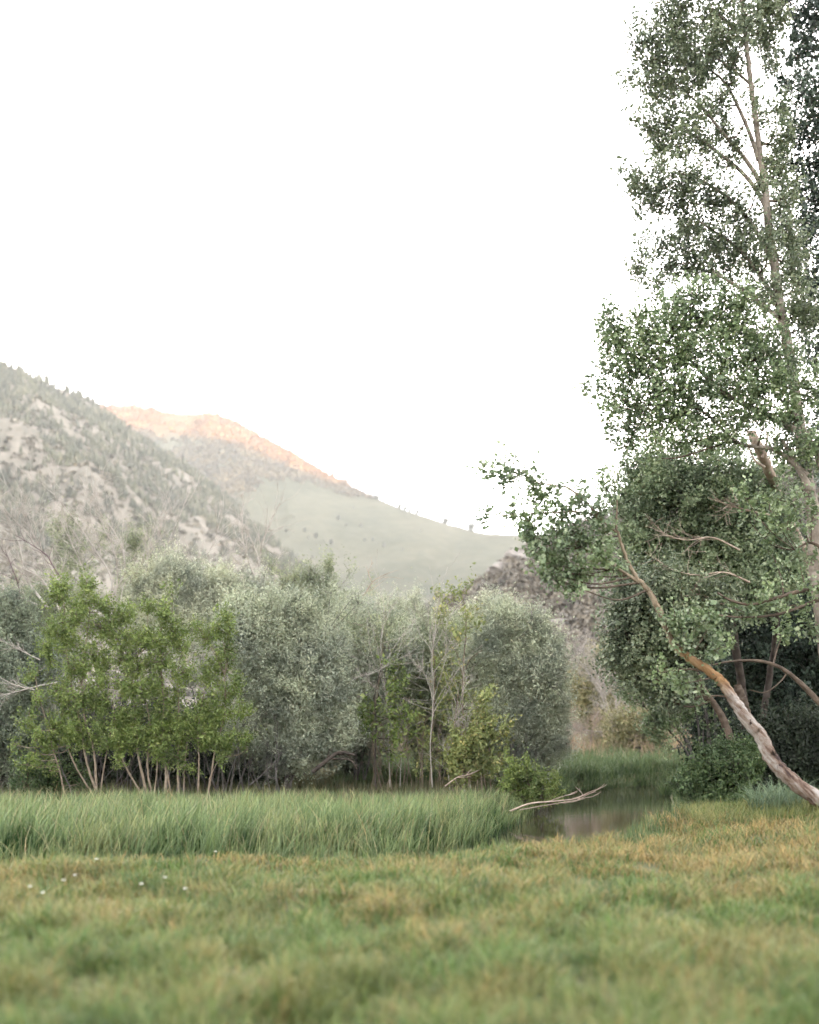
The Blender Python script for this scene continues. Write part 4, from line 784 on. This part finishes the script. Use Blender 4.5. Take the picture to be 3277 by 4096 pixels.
# ---- leaning cottonwood
lean_pts = [(3330, 3240), (3277, 3200), (3180, 3130), (3090, 3040), (3040, 2940), (2990, 2880), (2935, 2800), (2890, 2730), (2830, 2680), (2740, 2620), (2690, 2560), (2640, 2450), (2600, 2370), (2540, 2300), (2490, 2190), (2465, 2100)]
make_tree('leaning_cottonwood', 'cottonwood with a thick curved peeling trunk leaning far left over the stream', 'cottonwood', 16.3, (3330, 3240),
          [(lean_pts, .125, .017)],
          [(1960, 1880, 40, 40, 0, .8), (2040, 1850, 55, 45, 0, .9), (2090, 1900, 60, 50, 0, .9), (2140, 1960, 60, 50, 0, .9), (2020, 1930, 50, 40, 0, .7), (2200, 1950, 50, 30, 0, .7), (1945, 2060, 50, 22, 0, .6), (2060, 2030, 60, 35, 0, .7), (2150, 2040, 60, 50, 0, .8),
           (2250, 2040, 70, 55), (2330, 2010, 70, 50), (2200, 2230, 80, 50, 0, .6), (2290, 2140, 90, 55, 0, .6), (2360, 2240, 80, 50, 0, .7), (2260, 2310, 80, 40, 0, .6), (2140, 2150, 60, 45), (2460, 2300, 50, 60), (2380, 2060, 70, 60), (2300, 2100, 80, 55), (2210, 2110, 80, 45), (2120, 2130, 60, 35), (2420, 2130, 60, 60), (2340, 2180, 80, 60), (2240, 2180, 90, 60), (2150, 2190, 60, 50), (2180, 2260, 80, 60), (2270, 2270, 80, 60), (2350, 2300, 60, 45), (2230, 2330, 70, 45), (2310, 2350, 60, 30), (2430, 2240, 50, 50), (2110, 2080, 40, 30, 0, .7),
           (2760, 2560, 90, 60), (2700, 2480, 70, 70), (2850, 2600, 80, 50), (2840, 2500, 80, 60), (2790, 2790, 40, 40), (2750, 2730, 45, 35), (2640, 2690, 60, 40, 0, .8)],
          'cotton', .058, 'bark_lean', cover=1.9, aspect=.85, spray=.2, limb_r=.02, twig_mat='bark_brown', twig_every=1.0,
          limbs=[([(2410, 2080), (2340, 2005), (2270, 1950), (2220, 1942), (2130, 1925), (2050, 1890)], .022, .006), ([(2470, 2130), (2360, 2055), (2200, 2050), (2050, 2060), (1930, 2062)], .018, .004), ([(2560, 2330), (2480, 2280), (2420, 2240), (2330, 2190)], .03, .01), ([(2465, 2100), (2468, 2050), (2470, 2000)], .016, .006), ([(2850, 2710), (2853, 2690), (2846, 2675)], .02, .01)])
make_tree('leaning_cottonwood', 'thinner dark trunked cottonwood leaning left just behind the thick leaning one', 'cottonwood', 21, (3000, 3080),
          [([(2985, 3080), (2940, 3030), (2925, 2960), (2880, 2850), (2830, 2780), (2790, 2700), (2760, 2600)], .09, .035), ([(2990, 2890), (2970, 2800), (2950, 2740)], .11, .07)],
          fill(2620, 2480, 190, 160, 34, 80) + fill(2560, 2640, 130, 110, 14, 60) + fill(2780, 2500, 170, 140, 20, 80) + fill(2680, 2760, 120, 70, 10, 55), 'poplar', .06, 'bark_brown', cover=1.9, aspect=.8, spray=.24, limb_r=.03)
make_tree('streamside_willow', 'clump of grey stems with loose foliage on the right bank', 'willow', 25, (2790, 3090),
          [([(2790, 3090), (2770, 3020), (2740, 2950), (2690, 2880), (2640, 2800)], 0.052, 0.013), ([(2800, 3090), (2800, 2980), (2790, 2880), (2770, 2780)], 0.033, 0.019), ([(2840, 3060), (2838, 2960), (2825, 2850), (2800, 2760)], 0.052, 0.026), ([(2815, 3080), (2812, 2980), (2818, 2860)], 0.026, 0.013), ([(2860, 3040), (2862, 2930), (2860, 2830)], 0.033, 0.019), ([(2780, 3060), (2720, 2970), (2640, 2890), (2580, 2830)], .025, .01)],
          fill(2590, 2700, 120, 150, 16, 60) + fill(2690, 2830, 120, 100, 10, 50) + fill(2650, 2920, 90, 70, 6, 45) + [(2740, 2700, 70, 60), (2800, 2740, 70, 60), (2850, 2880, 50, 60)], 'cotton', .07, 'bark_grey', cover=1.1, aspect=.6, spray=.25, stem_names='stem')

# ---- tall poplar and the trees filling the right edge
make_tree('tall_poplar', 'tall poplar with a pale straight trunk and arching branches, reaching past the top', 'poplar', 21, (3370, 3180),
          [([(3400, 3200), (3330, 2800), (3282, 2400), (3261, 2198), (3255, 2074), (3230, 1918), (3211, 1793), (3180, 1560), (3147, 1363), (3121, 1233), (3099, 1064), (3076, 909), (3057, 720), (3037, 597), (3021, 454), (3001, 311), (2980, 120), (2960, -80), (2950, -300)], .15, .022)],
          [(2730, 30, 60, 60), (2700, 130, 60, 60), (2600, 110, 50, 50, 0, .7), (2560, 170, 50, 45, 0, .7), (2640, 200, 80, 60), (2740, 170, 70, 60), (2700, 260, 80, 55), (2790, 240, 80, 55), (2600, 260, 60, 50), (2850, 60, 80, 60), (2900, 130, 70, 60), (2860, 190, 80, 60), (2930, 220, 50, 50),
           (2520, 310, 35, 30, 0, .7), (2580, 330, 60, 40, 0, .8), (2660, 330, 80, 45), (2760, 330, 80, 50), (2680, 390, 70, 45), (2610, 400, 45, 30, 0, .7), (2820, 300, 60, 50), (2880, 420, 60, 50), (2790, 430, 70, 50), (2930, 320, 40, 50),
           (2545, 470, 35, 30, 0, .8), (2600, 510, 60, 50), (2680, 500, 80, 55), (2770, 510, 70, 50), (2640, 590, 60, 40), (2720, 580, 80, 50), (2820, 580, 60, 50), (2890, 520, 60, 40), (2930, 600, 60, 50, 0, .7), (2880, 660, 60, 40, 0, .8),
           (2500, 680, 28, 25, 0, .9), (2545, 720, 50, 45), (2600, 760, 70, 50), (2680, 720, 70, 50), (2760, 730, 70, 50), (2570, 820, 45, 35), (2650, 820, 80, 45), (2740, 810, 80, 50), (2830, 780, 70, 50), (2900, 800, 60, 50), (2960, 850, 60, 60), (3000, 930, 60, 60),
           (2570, 950, 30, 35, 0, .8), (2640, 990, 60, 40), (2720, 930, 60, 50), (2790, 900, 60, 50), (2760, 990, 70, 50), (2850, 960, 80, 60), (2930, 980, 80, 60), (3010, 1050, 70, 60), (2700, 1060, 70, 40), (2800, 1080, 80, 50), (2900, 1090, 80, 60), (2550, 1100, 45, 40, 0, .8), (2620, 1130, 60, 40), (3000, 1180, 80, 60),
           (2900, -60, 90, 70), (2750, -60, 80, 60), (3050, 30, 80, 70), (3080, 150, 50, 60), (3060, -80, 90, 70), (3080, 260, 40, 50, 0, .8), (3100, 560, 40, 50, 0, .7), (3120, 700, 50, 60), (3110, 830, 50, 60), (3150, 950, 60, 70), (3160, 1100, 50, 70), (3190, 1250, 60, 70), (2990, 120, 50, 60, -1), (3010, 420, 45, 30, -1), (3040, 740, 50, 40, -1), (3070, 980, 60, 60, -1), (3100, 1180, 60, 60, -1), (3140, 1480, 70, 60, -1), (3200, 1900, 60, 60, -1), (3060, 120, 50, 60), (3110, 60, 50, 60), (3060, 480, 40, 50, 0, .8), (3100, 650, 50, 50), (3150, 780, 60, 60), (3130, 920, 50, 60), (3180, 1020, 50, 60), (3180, 1160, 60, 70), (3220, 1300, 60, 70), (3120, 440, 40, 50, 0, .8), (3150, 560, 45, 50), (2540, 210, 35, 30, 0, .7), (2650, 60, 50, 45, 0, .8), (2620, 660, 50, 35, 0, .8), (2560, 1050, 40, 35, 0, .8)],
          'poplar', .05, 'bark_poplar', cover=2.8, aspect=.95, spray=.26, limb_r=.03, twig_mat='bark_brown', twig_every=1.2, thick=1.1,
          limbs=[([(3035, 640), (3010, 560), (2960, 440), (2900, 330), (2830, 270), (2720, 180)], .045, .01), ([(3020, 350), (2960, 300), (2880, 240), (2800, 200), (2700, 120)], .03, .008), ([(3060, 770), (3000, 660), (2900, 540), (2800, 420), (2700, 330)], .05, .01), ([(3090, 960), (3060, 820), (2980, 700), (2860, 600), (2740, 520), (2600, 480)], .055, .01), ([(3100, 1060), (3010, 900), (2900, 780), (2750, 700), (2600, 690)], .05, .01),
                 ([(3140, 1280), (3060, 1130), (2960, 1000), (2820, 900), (2680, 800)], .055, .01), ([(3030, 460), (3050, 400), (3060, 330)], .015, .006), ([(3000, 200), (2920, 100), (2830, 20)], .03, .01), ([(3150, 1300), (3000, 1180), (2850, 1090), (2700, 1060)], .05, .01)])
make_tree('tall_poplar', 'middle level poplar branches spreading left of the pale trunk with rounded tufts of leaves', 'poplar', 19.5, (3360, 3200),
          [([(3420, 3220), (3400, 2700), (3370, 2300), (3310, 1950), (3220, 1720), (3090, 1560)], .11, .02)],
          [(2430, 1270, 45, 40), (2480, 1330, 60, 60), (2420, 1380, 45, 50), (2550, 1290, 50, 40, 0, .8), (2530, 1400, 70, 60), (2600, 1340, 80, 60), (2440, 1470, 45, 50), (2460, 1720, 50, 40, 0, .7), (2500, 1790, 45, 40, 0, .7), (2600, 1830, 60, 40, 0, .8), (2400, 1330, 35, 30, 0, .7), (2510, 1500, 70, 60), (2600, 1440, 80, 70), (2690, 1230, 80, 60), (2780, 1190, 90, 60), (2690, 1320, 90, 60), (2800, 1290, 100, 70), (2920, 1230, 90, 70), (2900, 1340, 100, 70),
           (2350, 1560, 28, 20, 0, .6), (2420, 1560, 40, 35, 0, .8), (2460, 1620, 60, 50), (2540, 1590, 70, 50), (2620, 1560, 90, 70), (2700, 1430, 90, 70), (2800, 1410, 90, 70), (2900, 1450, 90, 70), (3000, 1330, 90, 70), (3000, 1450, 90, 80), (3100, 1400, 80, 80), (2510, 1700, 50, 45, 0, .8), (2570, 1660, 70, 50), (2660, 1650, 80, 60), (2730, 1550, 90, 60), (2830, 1550, 90, 70), (2930, 1560, 90, 70), (3030, 1560, 80, 80), (3130, 1530, 80, 80), (2540, 1760, 45, 40, 0, .7), (2640, 1740, 70, 50), (2740, 1660, 80, 60), (2830, 1660, 80, 50), (2950, 1680, 90, 60), (3060, 1680, 80, 60), (3170, 1680, 80, 80), (3240, 1560, 80, 90), (2730, 1760, 70, 50), (2830, 1760, 80, 50), (2920, 1770, 70, 50), (3150, 1800, 80, 60), (3250, 1800, 80, 80)],
          'cotton', .052, 'bark_poplar', cover=2.9, aspect=.95, spray=.24, limb_r=.03, twig_mat='bark_brown', twig_every=1.2, thick=1.1,
          limbs=[([(3180, 1720), (3050, 1650), (2880, 1560), (2720, 1400), (2600, 1340)], .06, .012), ([(3230, 1900), (3100, 1800), (2950, 1770), (2800, 1640), (2600, 1620)], .05, .012), ([(3240, 1950), (3180, 1850), (3130, 1760)], .06, .03)])
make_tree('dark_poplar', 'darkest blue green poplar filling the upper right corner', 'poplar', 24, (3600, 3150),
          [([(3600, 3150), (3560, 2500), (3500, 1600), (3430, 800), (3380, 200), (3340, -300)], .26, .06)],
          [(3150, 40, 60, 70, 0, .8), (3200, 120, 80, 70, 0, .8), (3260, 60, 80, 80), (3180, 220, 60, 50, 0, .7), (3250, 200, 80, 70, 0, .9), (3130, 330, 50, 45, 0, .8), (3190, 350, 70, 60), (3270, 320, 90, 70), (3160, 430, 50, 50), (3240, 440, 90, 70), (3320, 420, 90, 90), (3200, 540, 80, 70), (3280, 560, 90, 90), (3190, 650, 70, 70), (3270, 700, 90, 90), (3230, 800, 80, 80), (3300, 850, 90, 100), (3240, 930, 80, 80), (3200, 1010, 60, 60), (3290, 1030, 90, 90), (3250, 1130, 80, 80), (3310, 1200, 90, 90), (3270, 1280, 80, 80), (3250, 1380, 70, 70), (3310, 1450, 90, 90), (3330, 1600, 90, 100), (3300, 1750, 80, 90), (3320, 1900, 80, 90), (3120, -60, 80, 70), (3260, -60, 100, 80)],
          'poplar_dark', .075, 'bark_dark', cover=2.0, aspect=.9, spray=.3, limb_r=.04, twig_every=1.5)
make_tree('snag', 'broken pale snag with split wood among the leaves right of centre', 'dead tree', 21.5, (3200, 2400), [([(3400, 3180, 5), (3330, 2700, 4.5), (3250, 2300, 4.0), (3125, 2020, 2.8), (3075, 1880, .6), (3035, 1790), (3005, 1725)], .12, .085)], [], 'poplar', .08, 'dead_pink', limbs=[([(3060, 1870), (3020, 1840), (2990, 1780)], .03, .008), ([(3050, 1830), (3070, 1760), (3065, 1720)], .03, .01)])
make_tree('cottonwood', 'broad cottonwood crown behind the leaning trunk with pale tangled branches', 'cottonwood', 23, (3000, 3100),
          [([(3000, 3120, 1), (2975, 2800, .8), (2930, 2500), (2900, 2250), (2850, 2050)], .11, .04), ([(3010, 3100, 1), (3080, 2700, .8), (3120, 2400)], .09, .04)],
          [(2470, 1900, 60, 40, 0, .8), (2530, 1880, 60, 45), (2600, 1890, 80, 50), (2700, 1880, 80, 60), (2800, 1870, 90, 60), (2900, 1870, 80, 60), (2490, 1980, 60, 50), (2560, 1970, 80, 60)] + [(2430, 1960, 50, 40, 0, .8), (2410, 1910, 35, 30, 0, .7), (2480, 1860, 45, 35, 0, .7), (2560, 1830, 50, 35, 0, .8), (2650, 1810, 60, 45, 0, .9), (2760, 1800, 60, 45), (2860, 1800, 70, 50), (2960, 1820, 80, 50), (3060, 1860, 80, 60)] + fill(2720, 1990, 250, 120, 32, 80) + fill(2760, 2220, 280, 150, 40, 85) + fill(2700, 2400, 220, 110, 22, 80) + fill(3010, 2040, 150, 150, 16, 80) + fill(3040, 2300, 170, 180, 24, 80) + [(2440, 2000, 45, 40, 0, .7), (2600, 2330, 70, 60), (2540, 2130, 60, 60)],
          'cotton_light', .055, 'bark_dark', cover=1.6, aspect=.9, spray=.27, limb_r=.03, twig_every=.9,
          limbs=[([(2930, 2180), (2800, 2140), (2650, 2150), (2550, 2100)], .04, .01), ([(2960, 2260), (2860, 2220), (2750, 2240)], .03, .01), ([(3000, 2330), (2900, 2300), (2780, 2340)], .03, .01), ([(2800, 1990), (2750, 1890), (2680, 1870)], .02, .008)])
make_tree('cottonwood', 'low cottonwood branches at the right edge with red brown limbs arching left', 'cottonwood', 18.5, (3420, 3200),
          [([(3450, 3250), (3420, 2900), (3380, 2600), (3350, 2300)], .2, .1)],
          [(2980, 1990, 60, 50), (3080, 2040, 70, 60), (3170, 2010, 80, 70), (3060, 2150, 60, 50), (3000, 2090, 50, 50), (3150, 2130, 70, 60), (3100, 2240, 60, 60), (3250, 2080, 60, 80), (3200, 2250, 60, 60), (3080, 2360, 70, 50), (3180, 2420, 80, 60), (3260, 2350, 60, 70), (2980, 2450, 80, 50), (3240, 2540, 60, 60), (3130, 2540, 70, 50)],
          'cotton', .055, 'bark_brown', cover=1.2, aspect=.95, spray=.2, limb_r=.02,
          limbs=[([(3360, 2320), (3277, 2350), (3180, 2370), (3080, 2400), (3000, 2420), (2920, 2400), (2870, 2370)], .045, .014), ([(3370, 2400), (3277, 2400), (3200, 2430), (3100, 2460), (2980, 2470), (2860, 2460)], .04, .012), ([(3350, 2900), (3277, 2810), (3200, 2730), (3120, 2670), (3040, 2645), (2930, 2645), (2850, 2660)], .055, .012), ([(3150, 2690), (3120, 2730), (3060, 2770), (3000, 2760)], .015, .005), ([(3300, 2200), (3240, 2170), (3180, 2200)], .03, .012)])
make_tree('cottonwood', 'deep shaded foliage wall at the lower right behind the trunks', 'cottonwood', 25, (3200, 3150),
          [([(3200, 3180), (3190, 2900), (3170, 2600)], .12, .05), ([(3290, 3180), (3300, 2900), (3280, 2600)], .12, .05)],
          fill(3150, 2600, 230, 200, 40, 85) + fill(3120, 2850, 190, 140, 22, 80) + fill(3300, 2750, 120, 300, 20, 85) + fill(3000, 2720, 120, 100, 10, 70), 'shade_leaf', .06, 'bark_dark', cover=2.0, aspect=.85, spray=.25)  # the wall's deep shade is put into its leaf colour
bare_tree('dead_branch', 'pale tangled bare branches caught in the broad cottonwood crown', 20.6, [([(3000, 2330), (2900, 2290), (2780, 2300), (2660, 2270)], .02, .006), ([(2960, 2200), (2850, 2150), (2740, 2160), (2620, 2120)], .018, .005), ([(2900, 2420), (2800, 2380), (2700, 2400)], .016, .005), ([(3080, 2060), (2950, 2030), (2830, 1990)], .016, .005)], 'dead_pink', cat='dead branch', level=2, kids=2, spread=.5)
make_tree('thicket_shrub', 'black shaded brush filling the hollow under the leaning trunk', 'shrub', 22, (3120, 3180), [([(3120, 3180), (3110, 3100), (3100, 3000)], .06, .02)], fill(3080, 3060, 200, 140, 30, 75) + fill(3250, 3040, 130, 160, 20, 75), 'thicket', .07, 'bark_dark', cover=1.8)  # brush blackens the hollow, its shade painted into the leaf colour
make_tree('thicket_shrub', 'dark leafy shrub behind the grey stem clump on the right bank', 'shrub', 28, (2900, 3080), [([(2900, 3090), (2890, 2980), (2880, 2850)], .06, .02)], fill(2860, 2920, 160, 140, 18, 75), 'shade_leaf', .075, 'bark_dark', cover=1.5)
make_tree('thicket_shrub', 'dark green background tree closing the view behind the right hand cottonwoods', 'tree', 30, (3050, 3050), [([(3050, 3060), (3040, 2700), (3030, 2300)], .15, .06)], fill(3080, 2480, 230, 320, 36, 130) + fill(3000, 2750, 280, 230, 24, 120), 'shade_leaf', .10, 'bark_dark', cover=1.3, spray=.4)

# ------------------------------------------------------------------ the hazy air of the valley
if HAZE:
    m = bpy.data.materials.new('haze'); m.use_nodes = True; t = m.node_tree; t.nodes.clear()
    pv = t.nodes.new('ShaderNodeVolumePrincipled'); pv.inputs['Density'].default_value = HAZE; pv.inputs['Color'].default_value = (.88, .86, .85, 1); pv.inputs['Anisotropy'].default_value = 0.0
    om = t.nodes.new('ShaderNodeOutputMaterial'); t.links.new(pv.outputs[0], om.inputs['Volume'])
    mb = MB(); X0, X1, Y0, Y1, Z0, Z1 = -5000, 5000, -5000, 5000, -2.2, 1250
    V = [(x_, y_, z_) for z_ in (Z0, Z1) for y_ in (Y0, Y1) for x_ in (X0, X1)]
    mb.add(V, [[0, 2, 3, 1], [4, 5, 7, 6], [0, 1, 5, 4], [2, 6, 7, 3], [0, 4, 6, 2], [1, 3, 7, 5]])
    tag(mb.build('haze', m, smooth=False), 'thin pale evening haze in the valley air', 'haze', kind='stuff')
